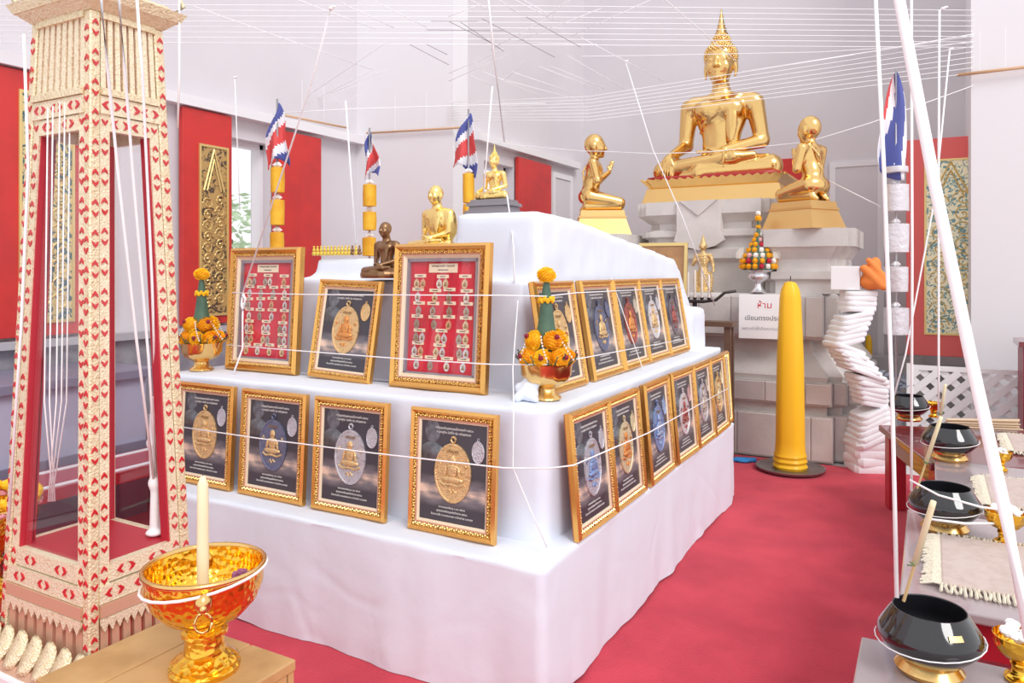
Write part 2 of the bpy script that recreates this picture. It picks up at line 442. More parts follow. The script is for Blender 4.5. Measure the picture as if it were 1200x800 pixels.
draped(AX0, AX1, AY0, AY1, .004, .49, fold=.016, flare=.012, nz=34, step=.016, seed=1, hem=.02, rad=.03).build('skirt_cloth', CLOTH, altar, True, 55, loc=off)
draped(-3.40, -1.235, 2.475, 5.16, .47, .985, fold=.012, flare=.008, nz=30, step=.016, seed=5, rad=.05).build('middle_tier_cloth', CLOTH, altar, True, 55, loc=off)
md = sdf_mesh([
    ('h', [(1,0,.06,-1.53+.06*1.2), (-1,0,.10,3.28+.1*1.2), (0,-1,.06,-2.86+.06*1.2), (0,1,.45,5.2+.45*1.2), (0,0,1,1.46), (0,0,-1,-.9)], .05),
    ('h', [(1,0,.05,-1.56), (-1,0,.08,3.15), (0,-1,.1,-3.0), (0,1,.5,4.75+.5*1.5), (0,.10,1,1.58+.31), (0,0,-1,-1.2)], .05),
    ('h', [(1,0,.06,-1.535+.06*1.7), (-1,0,.10,1.98+.1*1.7), (0,-1,.08,-2.99+.08*1.7), (0,1,.9,5.12+.9*1.55), (0,0,1,1.775), (0,.105,1,1.775+.105*3.28), (0,0,-1,-1.2)], .04),
    ('b', (-1.55,5.0,1.1), (.2,.2,.16), .05, None, .05),
], .026, bounds=((-3.45,2.75,.9),(-1.3,5.45,1.85)))
md.v = [(x+.008*noise.noise((x*6,y*6,z*4))+.004*noise.noise((x*17,y*17,z*9)), y+.008*noise.noise((x*6+9,y*6,z*4)), z+.006*noise.noise((x*5,y*5,z*5+7))) for (x,y,z) in md.v]
md.build('top_mound_cloth', CLOTH, altar, True, loc=off)

kp = at(620, 452, 2.98)
ck = sdf_mesh([('e',(0,0,.03),(.04,.035,.032),.02),('c',(-.04,0,.05),(.03,.0,.07),.022,.018,.015),('c',(.02,-.02,.02),(.05,-.035,.015),.018,.012,.01),('c',(0,-.02,.06),(-.035,-.03,.015),.014,.018,.01),('c',(.0,.01,.06),(-.02,.02,.13),.025,.012,.02)], .008, .02)
tag(ck.build('cloth_knot', CLOTH, None, True, loc=(kp.x, kp.y, .986)), 'bunched knot of white cloth beside the marigold bowl at the altar corner', 'cloth')

# ------------------------------------------------------------------ writing
def text_mesh(body, size, mname, material, extrude=0.0005):
    cu = bpy.data.curves.new(mname, 'FONT'); cu.body = body; cu.size = size; cu.align_x = 'CENTER'; cu.align_y = 'CENTER'
    cu.resolution_u = 2; cu.extrude = extrude
    o = bpy.data.objects.new('tmp_text', cu); COL.objects.link(o)
    me = bpy.data.meshes.new_from_object(o.evaluated_get(bpy.context.evaluated_depsgraph_get()))
    me.name = mname; me.materials.clear(); me.materials.append(material)
    bpy.data.objects.remove(o); return me
INKW = mat('print_white', (.75,.72,.7), .5); INKG = mat('print_gold', (.7,.55,.35), .5)
INKB = mat('print_black', (.05,.05,.06), .5); INKR = mat('print_red', (.6,.03,.06), .5); INKD = mat('engraving', (.38,.24,.10), .5, .5)
UP = (R(90), 0, 0)

# ------------------------------------------------------------------ medal posters in gilt frames
def poster_mat():
    m = bpy.data.materials.new('poster_print'); m.use_nodes = True; nt = m.node_tree; b = nt.nodes['Principled BSDF']
    tc = nt.nodes.new('ShaderNodeTexCoord'); sep = nt.nodes.new('ShaderNodeSeparateXYZ'); nt.links.new(tc.outputs['Object'], sep.inputs[0])
    mp = nt.nodes.new('ShaderNodeMapping'); mp.inputs['Scale'].default_value = (7, 1, 22); mp.inputs['Rotation'].default_value = (0, R(12), 0)
    nt.links.new(tc.outputs['Object'], mp.inputs[0])
    n = nt.nodes.new('ShaderNodeTexNoise'); n.inputs['Scale'].default_value = 1.3; n.inputs['Detail'].default_value = 8; nt.links.new(mp.outputs[0], n.inputs[0])
    def math_(op, a, bb):
        q = nt.nodes.new('ShaderNodeMath'); q.operation = op
        for i, x in enumerate((a, bb)):
            if isinstance(x, (int, float)): q.inputs[i].default_value = x
            else: nt.links.new(x, q.inputs[i])
        return q.outputs[0]
    dz = math_('ABSOLUTE', math_('SUBTRACT', sep.outputs['Z'], -.075), 0)      # printed cloud band below the medal
    band = math_('MAXIMUM', math_('SUBTRACT', 1.0, math_('DIVIDE', dz, .075)), 0)
    f = math_('MULTIPLY', band, n.outputs['Fac'])
    r = nt.nodes.new('ShaderNodeValToRGB'); e = r.color_ramp.elements
    e[0].position = .10; e[0].color = (.062,.056,.07, 1); e[1].position = .50; e[1].color = (.80,.58,.46, 1)
    q = r.color_ramp.elements.new(.30); q.color = (.20,.18,.20, 1)
    nt.links.new(f, r.inputs[0]); nt.links.new(r.outputs[0], b.inputs['Base Color'])
    b.inputs['Roughness'].default_value = .35; return m
POST = poster_mat()
GHOST = mat('poster_portrait', (.17,.175,.20), .4, var=((.09,.09,.105), 40, .4, .65))
def frame_parts(t, w, h, mould=(.021,.015,.012), depth=.03, art_y=.006):
    """moulding (outer), ornament strip, slip - mitred rings; front faces -Y, base at z=0"""
    def ring(o, i, y0, y1):                    # rectangle ring from inset o to inset i; front sloping y0->y1
        mb = MB(); a = [(-w/2+o,o),(w/2-o,o),(w/2-o,h-o),(-w/2+o,h-o)]; b = [(-w/2+i,i),(w/2-i,i),(w/2-i,h-i),(-w/2+i,h-i)]
        vs = [(x,0,z) for x,z in a]+[(x,y0,z) for x,z in a]+[(x,y1,z) for x,z in b]+[(x,0,z) for x,z in b]
        fs = []
        for k in range(4):
            j = (k+1) % 4
            fs += [(k,j,4+j,4+k),(4+k,4+j,8+j,8+k),(8+k,8+j,12+j,12+k)]
        return mb.add(vs, fs)
    a, b, c = mould
    mo = MB()
    mid = a*.45
    m1 = ring(0, mid, -depth*.65, -depth); m2 = ring(mid, a, -depth, -depth*.7)
    mo.add(m1.v, m1.f); mo.add(m2.v, m2.f)
    bd = MB(); q = a+b*.5; yb = -depth*.69
    def gem(x, z, sx, sz): bd.add([(x-sx,yb,z),(x,yb,z-sz),(x+sx,yb,z),(x,yb,z+sz),(x,yb-.005,z)], [(0,1,4),(1,2,4),(2,3,4),(3,0,4)])
    st = .0105; nx = int((w-2*q)/st); nz = int((h-2*q)/st)
    for i in range(nx+1):
        x = -w/2+q+(w-2*q)*i/nx
        for z in (q, h-q): gem(x, z+(.0018 if i % 2 else -.0018), .0042, .005)
    for i in range(1, nz):
        z = q+(h-2*q)*i/nz
        for x in (-w/2+q, w/2-q): gem(x+(.0018 if i % 2 else -.0018), z, .005, .0042)
    return [('bead_row', bd.mesh('bead_row', GOLDB)), ('rose_line', ring(a+b-.002, a+b+.0035, -depth*.66, -depth*.62).mesh('rose_line', mat('rose_gilt', (.72,.36,.24), .35, .5))), ('moulding', mo.mesh('moulding', GOLDF)), ('ornament_strip', ring(a, a+b, -depth*.78, -depth*.6).mesh('ornament_strip', GOLDO)),
            ('slip', ring(a+b, a+b+c, -depth*.62, -depth*.35).mesh('slip', SLIP)),
            ('backing', MB().box(-w/2+.004, w/2-.004, 0, .006, .004, h-.004).mesh('backing', WOODR))]
PW, PH = .395, .475
POSTER = frame_parts(None, PW, PH)
B0 = .048
ART = MB().box(-PW/2+B0, PW/2-B0, -.008, -.004, -PH/2+B0, PH/2-B0).mesh('poster', POST)
T_TOP = text_mesh('เหรียญเจริญพรบนเนื้อทองคำ ๒๕๖๓', .0125, 'heading', INKW); T_TOP2 = text_mesh('หลวงปู่ทิม อิสริโก รุ่น เจริญพรบน', .012, 'heading', INKW)
T_B = [text_mesh(s, z, 'caption', INKW) for s, z in (('หมายเลขเหรียญ ๙ มม. ๒๕๖๓', .0105), ('สุดยอดเหรียญแห่งตำนาน ๒๕๖๓', .011), ('วัดละหารไร่ ต.หนองละลอก อ.บ้านค่าย จ.ระยอง', .0105))]
T_M = text_mesh('เจริญพร', .017, 'medal_inscription', INKD)
def oval(rx, rz, y0, y1, n=28):
    pts = [(rx*math.cos(2*math.pi*i/n), rz*math.sin(2*math.pi*i/n)) for i in range(n)]
    mb = MB(); vs = [(x,y0,z) for x,z in pts]+[(x,y1,z) for x,z in pts]+[(x*.93,y1-.001,z*.94) for x,z in pts]+[(x*.9,y1+.0015,z*.92) for x,z in pts]
    fs = []
    for k in range(3):
        for i in range(n): j = (i+1)%n; fs.append((k*n+i, (k+1)*n+i, (k+1)*n+j, k*n+j))
    fs.append(tuple(range(4*n-1, 3*n-1, -1))); return mb.add(vs, fs)
def loop_ring(mb, z, r, y):
    mb.tube([(r*math.cos(a*.7854), y, z+r*math.sin(a*.7854)) for a in range(9)], r*.38, 5); return mb
MED = oval(.083, .113, 0, -.006); loop_ring(MED, .126, .011, -.003)
SMED = oval(.028, .042, 0, -.004, 20); loop_ring(SMED, .047, .005, -.002)
FIG = MB()
FIG.ell((0,-.007,.050), (.0145,.006,.018)); FIG.ell((0,-.006,.034), (.007,.005,.008)); FIG.ell((0,-.007,.009), (.023,.007,.027)); FIG.ell((0,-.007,.024), (.027,.006,.009)); FIG.ell((0,-.007,-.024), (.050,.008,.0125))
FIG.ell((-.031,-.007,.002), (.006,.005,.024), rot=(0,10,0)); FIG.ell((.031,-.007,.002), (.006,.005,.024), rot=(0,-10,0))
FIG.tube([(-.056,-.006,-.036),(-.035,-.008,-.046),(0,-.008,-.041),(.035,-.008,-.046),(.056,-.006,-.036)], .005, 5)
FIG.tube([(-.02,-.006,-.072),(-.008,-.007,-.062),(0,-.007,-.078),(.008,-.007,-.062),(.02,-.006,-.072)], .003, 4)
for sg_ in (-1, 1): FIG.tube([(sg_*.058,-.006,.02),(sg_*.064,-.007,.03),(sg_*.056,-.007,.038),(sg_*.052,-.006,.028)], .0022, 4)
BUST = MB().ell((0,-.0085,.055), (.036,.0012,.045), 18, 10).poly([(-.05,-.06),(.06,-.06),(.058,-.01),(.02,.012),(-.02,.012),(-.05,-.005)], -.0092, -.008)
medal_mats = {}
def mm(c, rough=.35, metal=.55):
    k = tuple(c)
    if k not in medal_mats:
        medal_mats[k] = mat('medal_%d' % len(medal_mats), c, rough, metal, bump=(170, .35, 'voro'), var=(tuple(x*.72 for x in c), 75, .5, .68))
    return medal_mats[k]
GLD=(.86,.60,.30); SLV=(.66,.66,.72); BLU=(.30,.42,.72); DBL=(.20,.22,.34); WHT=(.85,.83,.86); RED=(.48,.14,.12); ORG=(.85,.38,.12); CRM=(.86,.76,.50); BEI=(.70,.62,.52); DGR=(.25,.22,.26); PNK=(.75,.5,.5); LBL=(.42,.55,.78)
_medal_cache = {}
def medal_mesh(mb, key, c):
    if (key, c) not in _medal_cache: _medal_cache[(key, c)] = mb.mesh(key, mm(c), True, 40)
    return _medal_cache[(key, c)]
bust_mesh = BUST.mesh('portrait', GHOST, True)
def poster(loc, rz, lean, medal, fig, small, label, group, roll=0, sx=1.0):
    t = thing('framed_poster', loc, label, 'framed poster', group)
    t.rotation_euler = Euler((-lean, roll, 0)).to_matrix().to_4x4().to_euler()
    m = Matrix.Rotation(rz, 4, 'Z') @ Matrix.Rotation(-lean, 4, 'X') @ Matrix.Rotation(roll, 4, 'Y')
    t.rotation_euler = m.to_euler(); t.scale = (sx, 1, 1)
    for n, me in POSTER: link(n, me, t)
    p = link('poster', ART, t, (0, 0, PH/2))
    link('portrait', bust_mesh, p, (-.098, 0, .095))
    link('heading', T_TOP, p, (0, -.009, .166), UP); link('heading', T_TOP2, p, (0, -.009, .150), UP)
    for k, me in enumerate(T_B): link('caption', me, p, (0, -.009, -.134-.0155*k), UP)
    md = link('medal', medal_mesh(MED, 'medal', medal), t, (.002, -.009, PH/2+.0))
    link('medal_figure', medal_mesh(FIG, 'medal_figure', fig), md)
    link('medal_inscription', T_M, md, (0, -.0075, .083), UP)
    link('small_medal', medal_mesh(SMED, 'small_medal', small), t, (.113, -.009, PH/2+.09))
    return t
GL = 'gilt-framed medal posters around the altar'
def lowfront(xc, *a): return poster((xc, 2.395, .492), 0, R(3), *a)
lowfront(-1.595, GLD, GLD, SLV, 'gilt-framed poster of a large gold oval medal, silver small medal, beside the altar corner', GL)
lowfront(-2.105, SLV, GLD, SLV, 'gilt-framed poster of a silver oval medal with gold seated figure on the lower front ledge', GL)
lowfront(-2.55, DBL, GLD, SLV, 'gilt-framed poster of a dark blue oval medal with gold figure, lower front ledge', GL)
lowfront(-3.0, GLD, GLD, SLV, 'gilt-framed poster of a gold oval medal partly behind the tall glazed cabinet', GL)
rr = [(2.745, SLV, BLU, SLV, 'gilt-framed poster of a silvery blue oval medal next to the altar corner'),
      (3.12, CRM, ORG, CRM, 'gilt-framed poster of a cream oval medal with orange seated figure and gold small medal'),
      (3.575, BLU, LBL, LBL, 'gilt-framed poster of a bright blue oval medal on the lower side ledge'),
      (4.015, WHT, RED, PNK, 'gilt-framed poster of a white oval medal with dark red seated figure'),
      (4.41, SLV, BEI, BEI, 'gilt-framed poster of a silver oval medal with beige seated figure on the lower side ledge'),
      (4.77, GLD, CRM, CRM, 'gilt-framed poster of a pale gold oval medal near the far end of the side ledge')]
for i, (yc, a, b, c, lab) in enumerate(rr):
    poster((-1.155, yc, .492), H90+R(.8*((i*7) % 3-1)), R(5), a, b, c, lab, GL, sx=.95 if i not in (2,3) else 1.0)
poster((-1.175, 5.04, .492), H90+R(4), R(4), WHT, BEI, BEI, 'gilt-framed pale medal poster at the very end of the side ledge', GL, sx=.5)
ur = [(2.95, GLD, GLD, GLD, 'gilt-framed poster of a gold oval medal standing behind the marigold bowl'),
      (3.42, DBL, GLD, DBL, 'gilt-framed poster of a dark blue oval medal with gold figure on the upper side ledge'),
      (3.83, RED, ORG, BEI, 'gilt-framed poster of a dark red oval medal with orange figure on the upper side ledge'),
      (4.215, WHT, GLD, SLV, 'gilt-framed poster of a white oval medal with gold figure on the upper side ledge'),
      (4.60, DGR, RED, DGR, 'gilt-framed poster of a dark grey oval medal with red figure, upper ledge end')]
for i, (yc, a, b, c, lab) in enumerate(ur):
    poster((-1.375, yc, .987), H90, R(9.5), a, b, c, lab, GL, sx=1.0)
poster((-2.43, 2.70, .987), R(-2), R(9), GLD, ORG, GLD, 'gilt-framed gold medal poster with orange robed figure between two red medal displays', GL, roll=R(1.5))

# ------------------------------------------------------------------ red medal displays
DW, DH = .50, .635
DISP = frame_parts(None, DW, DH, (.03,.016,.018), .045)
REDV = mat('red_velvet', (.72,.015,.04), .7, var=((.55,.01,.035), 7, .4, .62), sheen=.2)
LINER = mat('grey_liner', (.30,.26,.30), .7); CARD = mat('cream_card', (.93,.79,.58), .6)
dm = [ (.92,.74,.48), (.95,.9,.84), (.62,.56,.52), (.92,.56,.36), (.85,.83,.86), (.5,.4,.34) ]
MINI = oval(.0142, .0205, 0, -.004, 14); loop_ring(MINI, .0225, .003, -.002)
mini_m = [MINI.mesh('medal', mm(c), True, 40) for c in dm]
mini_fig = MB().ell((0,-.0045,.004), (.004,.002,.005), 8, 6).ell((0,-.0045,-.005), (.008,.002,.005), 8, 6).mesh('medal_figure', INKD, True)
card_m = MB().box(-.031,.031,-.002,0,-.0075,.0075).mesh('label_card', CARD)
T_C = text_mesh('เหรียญเจริญพร', .0085, 'card_text', INKB); T_C2 = text_mesh('เหรียญหลวงปู่ทิม วัดละหารไร่', .0105, 'card_text', INKB)
def display(loc, lean, label, seed):
    rnd = random.Random(seed)
    t = thing('medal_display', loc, label, 'display frame', 'red velvet medal displays'); t.rotation_euler = (-lean, 0, 0)
    for n, me in DISP: link(n, me, t)
    b = .064
    MB().box(-DW/2+b, DW/2-b, -.002, 0, b, DH-b).build('velvet', REDV, t)
    MB().box(-DW/2+b, -DW/2+b+.012, -.016, -.002, b, DH-b).box(DW/2-b-.012, DW/2-b, -.016, -.002, b, DH-b).box(-DW/2+b, DW/2-b, -.016, -.002, DH-b-.014, DH-b).box(-DW/2+b, DW/2-b, -.016, -.002, b, b+.008).build('liner', LINER, t)
    big = MB().box(-.075,.075,-.004,-.002,-.022,.018).build('title_card', CARD, t, loc=(.0,0,DH-b-.04))
    link('card_text', T_C2, big, (0,-.0045,.007), UP); link('card_text', T_C, big, (0,-.0045,-.010), UP)
    rows = [(2,2,1), (1,1,1,1), (1,1,1,1), (1,1,1,1), (2,2,2), (2,2,2), (1,1,1,1)]
    z = DH-b-.078
    for r, row in enumerate(rows):
        n = len(row)
        for c, k in enumerate(row):
            x = (c-(n-1)/2)*(.31/(n-.35)) + rnd.uniform(-.006,.006)
            cd = link('label_card', card_m, t, (x, -.002, z+rnd.uniform(-.003,.003)))
            link('card_text', T_C, cd, (0,-.0025,0), UP, (.55,.75,1))
            for q in range(k):
                me = rnd.choice(mini_m)
                md = link('medal', me, t, (x+(q-(k-1)/2)*.033, -.003, z-.034), (0, R(rnd.uniform(-4,4)), 0))
                link('medal_figure', mini_fig, md)
        z -= .0595
    MB().box(-DW/2+b-.01, DW/2-b+.01, -.022, -.019, b-.01, DH-b+.01).build('glass_pane', CLEAR, t)
display((-1.86, 2.69, .987), R(4), 'gilt frame of medals on red velvet beside the marigold bowl at the altar corner', 1)
display((-2.985, 2.745, .987), R(3.5), 'gilt frame of medals on red velvet tied with white thread at the altar end', 2)

# ------------------------------------------------------------------ seated statues (sculpted facing -Y, metres of the large one)
def head_prims(c, s, ear=1.0, monk=False):
    """face with brow, lids, nose, lips, chin and long ears; c = head centre"""
    x, y, z = c; e = []
    P = lambda a, b, d: (x+a*s, y+b*s, z+d*s)
    e += [('e', P(0,.01,.03), (.142*s,.165*s,.17*s), .02), ('e', P(0,-.045,-.07), (.115*s,.115*s,.125*s), .04*s),
          ('e', P(0,-.115,-.155), (.045*s,.04*s,.035*s), .03*s),
          ('c', P(0,-.15,.045), P(0,-.185,-.045), .014*s, .024*s, .015*s),
          ('e', P(.02,-.165,-.05), (.016*s,.018*s,.013*s), .01*s), ('e', P(-.02,-.165,-.05), (.016*s,.018*s,.013*s), .01*s),
          ('c', P(-.042,-.142,-.096), P(.042,-.142,-.096), .012*s, .012*s, .01*s), ('e', P(0,-.15,-.093), (.03*s,.017*s,.012*s), .008*s),
          ('e', P(0,-.146,-.116), (.03*s,.017*s,.012*s), .008*s)]
    for q in (-1, 1):
        e += [('c', P(q*.018,-.152,.055), P(q*.10,-.115,.05), .011*s, .008*s, .014*s),
              ('e', P(q*.058,-.137,.015), (.036*s,.02*s,.017*s), .012*s),
              ('e', P(q*.07,-.10,-.05), (.045*s,.05*s,.05*s), .03*s),
              ('e', P(q*.148,.02,-.03*ear), (.017*s,.036*s,.07*s*ear), .012*s), ('c', P(q*.15,.015,-.05), P(q*.142,0,-.125*ear), .015*s, .013*s, .012*s)]
    return e
def seated_body(monk=False, hands='earth'):
    p = [('e', (0,.03,.86), (.235,.15,.25), .05), ('e', (0,.03,.60), (.185,.14,.24), .06), ('e', (0,.05,.40), (.27,.2,.15), .06),
         ('c', (-.25,.03,1.0), (.25,.03,1.0), .10, .10, .06), ('c', (0,.04,1.04), (0,.0,1.22), .105, .078, .05),
         ('e', (-.11,-.09,.93), (.12,.07,.09), .06), ('e', (.11,-.09,.93), (.12,.07,.09), .06)]
    # thighs, shins, feet
    p += [('c', (-.2,.05,.36), (-.50,-.20,.335), .145, .115, .05), ('c', (.2,.05,.36), (.50,-.20,.335), .145, .115, .05),
          ('c', (.50,-.22,.325), (-.12,-.36,.295), .10, .07, .03), ('c', (-.50,-.22,.335), (.20,-.36,.42), .10, .062, .02),
          ('c', (.20,-.36,.42), (.37,-.30,.435), .055, .035, .02), ('c', (-.12,-.38,.27), (-.28,-.36,.265), .055, .035, .03)]
    # her left arm: hand in the lap
    p += [('c', (.315,.03,.985), (.375,.06,.63), .092, .072, .04), ('c', (.375,.06,.62), (.10,-.27,.50), .072, .046, .03),
          ('e', (.03,-.31,.49), (.085,.055,.026), .02)]
    for i in range(4): p.append(('c', (-.02,-.295-.022*i+.03,.492), (-.125,-.285-.02*i+.03,.497), .0135, .010, .008))
    p.append(('c', (.03,-.345,.505), (-.05,-.36,.52), .014, .011, .01))
    if hands == 'earth':
        p += [('c', (-.315,.03,.985), (-.36,.05,.63), .092, .07, .04), ('c', (-.36,.05,.62), (-.43,-.25,.475), .068, .043, .03),
              ('e', (-.435,-.30,.455), (.05,.05,.028), .02, (35,0,0))]
        for i in range(4): p.append(('c', (-.475+.026*i,-.325,.44), (-.48+.026*i,-.345,.28-.012*(i in (1,2))), .0145, .010, .006))
        p.append(('c', (-.40,-.31,.45), (-.375,-.34,.385), .015, .011, .008))
    else:
        p += [('c', (-.315,.03,.985), (-.375,.06,.63), .092, .072, .04), ('c', (-.375,.06,.62), (-.10,-.27,.51), .072, .046, .03),
              ('e', (-.03,-.31,.525), (.085,.055,.024), .02)]
        for i in range(4): p.append(('c', (.02,-.295-.022*i+.03,.525), (.115,-.285-.02*i+.03,.53), .0135, .010, .008))
    # robe edge from left shoulder across the chest, shoulder sash, hems at shin and ankle
    ks = .008
    p += [('c', (.20,-.05,1.07), (.04,-.148,.93), .014, .014, ks), ('c', (.04,-.148,.93), (-.13,-.10,.80), .014, .012, ks), ('c', (-.13,-.10,.80), (-.21,-.0,.72), .012, .008, ks),
          ('e', (.135,-.145,.80), (.055,.03,.22), .012, (-6,0,0)), ('c', (-.40,-.31,.39), (-.38,-.33,.26), .012, .012, ks), ('c', (.13,-.42,.46), (.12,-.42,.36), .012, .012, ks),
          ('c', (-.2,-.11,.53), (.2,-.11,.53), .018, .018, .02)]
    return p
def hair_mesh(c, s):
    mb = MB(); x, y, z = c
    mb.ell((x,y+.018*s,z+.075*s), (.152*s,.165*s,.148*s), 24, 14)
    mb.ell((x,y+.03*s,z+.225*s), (.085*s,.09*s,.075*s), 18, 10)
    n = 320
    for i in range(n):
        ph = math.acos(1-1.45*(i+.5)/n); th = i*2.39996
        d = Vector((math.sin(ph)*math.cos(th), math.sin(ph)*math.sin(th), math.cos(ph)))
        q = Vector((x+d.x*.152*s, y+.018*s+d.y*.165*s, z+.075*s+d.z*.148*s))
        if q.y < y-.09*s and q.z < z+.115*s: continue
        mb.ell(q, (.0145*s,)*3, 6, 4)
    for i in range(70):
        ph = math.acos(1-1.1*(i+.5)/70); th = i*2.39996
        d = Vector((math.sin(ph)*math.cos(th), math.sin(ph)*math.sin(th), math.cos(ph)))
        mb.ell((x+d.x*.085*s, y+.03*s+d.y*.09*s, z+.225*s+d.z*.075*s), (.0135*s,)*3, 6, 4)
    return mb
def finial_mesh(c, s):
    x, y, z = c; mb = MB()
    pr = [(.05,.28),(.058,.30),(.042,.325),(.046,.34),(.03,.375),(.033,.39),(.02,.43),(.018,.46),(.008,.52),(.002,.555)]
    mb.lathe([(r*s, zz*s) for r, zz in pr], 10, (x,y+.03*s,z), mod=lambda a, q: 1+.16*math.cos(5*a))
    return mb
HC = (0,-.01,1.385)
def lotus_base(t, gold, red, w, d, z0, z1, trim):
    """gold plinth with a saw-edged trim under a red seat cushion"""
    MB().frustum((-w,w,-d,d,z0), (-w*.93,w*.93,-d*.93,d*.93,z0+(z1-z0)*.62)).build('plinth', GOLDR, t)
    if trim:
        zt = z0+(z1-z0)*.62
        mb = MB(); n = 34; W, D = w*.99, d*.99
        def pt(u):
            u = u % 4; k = int(u); f = u-k; f = f*2-1
            return [(W*f,-D),(W,D*f),(-W*f,D),(-W,-D*f)][k]
        N = n*4; lo = []; hi = []; vs = []
        for i in range(N):
            x, y = pt(i/n); vs += [(x*.90,y*.90,zt), (x*(1.0 if i%2 else 1.035),y*(1.0 if i%2 else 1.035),zt+(.075 if i%2 else .095)), (x*.86,y*.86,zt+.075)]
        fs = []
        for i in range(N):
            j = (i+1)%N; fs += [(3*i,3*j,3*j+1,3*i+1),(3*i+1,3*j+1,3*j+2,3*i+2)]
        fs.append(tuple(3*i+2 for i in range(N)))
        mb.add(vs, fs).build('seat_trim', gold, t)
        MB().lathe([(.5,0),(.54,.02),(.54,.05),(.5,.06)], 32, mod=lambda a, z: 1/max(abs(math.cos(a))/ (w*1.75), abs(math.sin(a))/(d*1.75))**.92).build('seat_cushion', red, t, True, loc=(0,0,zt+.06))
body = sdf_mesh(seated_body()+head_prims(HC, 1.0, 1.0), .0125)
REDL = mat('red_lacquer', (.42,.02,.02), .3)
BX, BY = -1.79, 7.42
big = thing('seated_statue', (BX, BY, 2.14), 'large gilded seated statue with tall finial on the stone pedestal', 'statue')
body.build('body', GOLD, big, True)
hair_mesh(HC, 1.0).build('curled_hair', GOLD, big, True); finial_mesh(HC, 1.0).build('finial', GOLD, big, True)
lotus_base(big, GOLD, REDL, .66, .44, 0, .25, True)
# small gold statue of the same pose on a grey base, on the altar top
sm = thing('seated_statue', (-1.905, 3.24, 1.782), 'small gold seated statue with pointed finial on a dark grey base on the altar', 'statue')
GREYB = mat('grey_metal_base', (.30,.28,.30), .35, .6)
S = .165
sb = sdf_mesh(seated_body()+head_prims(HC, 1.0, 1.0), .022)
for nm, mb in (('body', sb), ('curled_hair', hair_mesh(HC, 1.0)), ('finial', finial_mesh(HC, 1.0))):
    o = mb.build(nm, GOLDB, sm, True, loc=(0,0,.04)); o.scale = (S*.95,S,S)
bs = MB()
for (w, d, a, b) in ((.125,.09,0,.02),(.105,.078,.02,.042),(.115,.085,.042,.058),(.10,.072,.058,.074)):
    bs.frustum((-w,w,-d,d,a),(-w*.96,w*.96,-d*.96,d*.96,b))
bs.build('base', GREYB, sm)
# two seated monks on the altar
def monk(loc, rz, sc, material, label, gold=False):
    t = thing('seated_monk_statue', loc, label, 'statue', rz=rz)
    pr = seated_body(True, 'lap')
    hp = head_prims((0,-.03,1.37), .98, .75, True) + [('c', (0,.05,1.0), (0,-.02,1.25), .10, .085, .04)]
    if gold: pr += [('e', (.02,.03,.84), (.30,.175,.30), .06), ('e', (.34,.05,.75), (.10,.14,.30), .06)]
    o = sdf_mesh(pr+hp, .02).build('body', material, t, True); o.scale = (sc,)*3; o.location = (0,0,-.17*sc)
    w = .62*sc
    MB().lathe([(w,0),(w*1.03,.012),(w*1.03,.02),(w,.03)], 28, mod=lambda a, z: 1 if math.sin(a) < 0 else .85).build('base', material, t, loc=(0,0,-.0))
    return t
monk((-2.30, 2.88, 1.468), R(-4), .195, BRONZE, 'dark bronze statue of a seated monk between the framed displays')
monk((-2.17, 3.12, 1.585), R(-8), .25, GOLDB, 'shiny gold statue of a seated robed monk on the altar', True)
# row of small yellow figurines on the left of the altar top
YG = mat('yellow_gilt', (.85,.60,.10), .35, .6)
fg = MB().ell((0,0,.012),(.016,.012,.012),8,6).ell((0,0,.03),(.010,.008,.014),8,6).ell((0,0,.048),(.006,.006,.008),8,6)
fgm = fg.mesh('figurine', YG, True); fgd = fg.mesh('figurine', BRONZE, True)
for i in range(14):
    p = at(368+i*4.1, 296, 4.22-.01*i)
    o = link('figurine', fgd if i in (11, 13) else fgm, None, (p.x, p.y, 1.588), (0,0,R(-10)))
    tag(o, 'tiny dark figurine at the end of the gilt figurine row' if i in (11, 13) else 'tiny gilt seated figurine in the row on the altar top', 'figurine', 'row of tiny figurines on the altar')

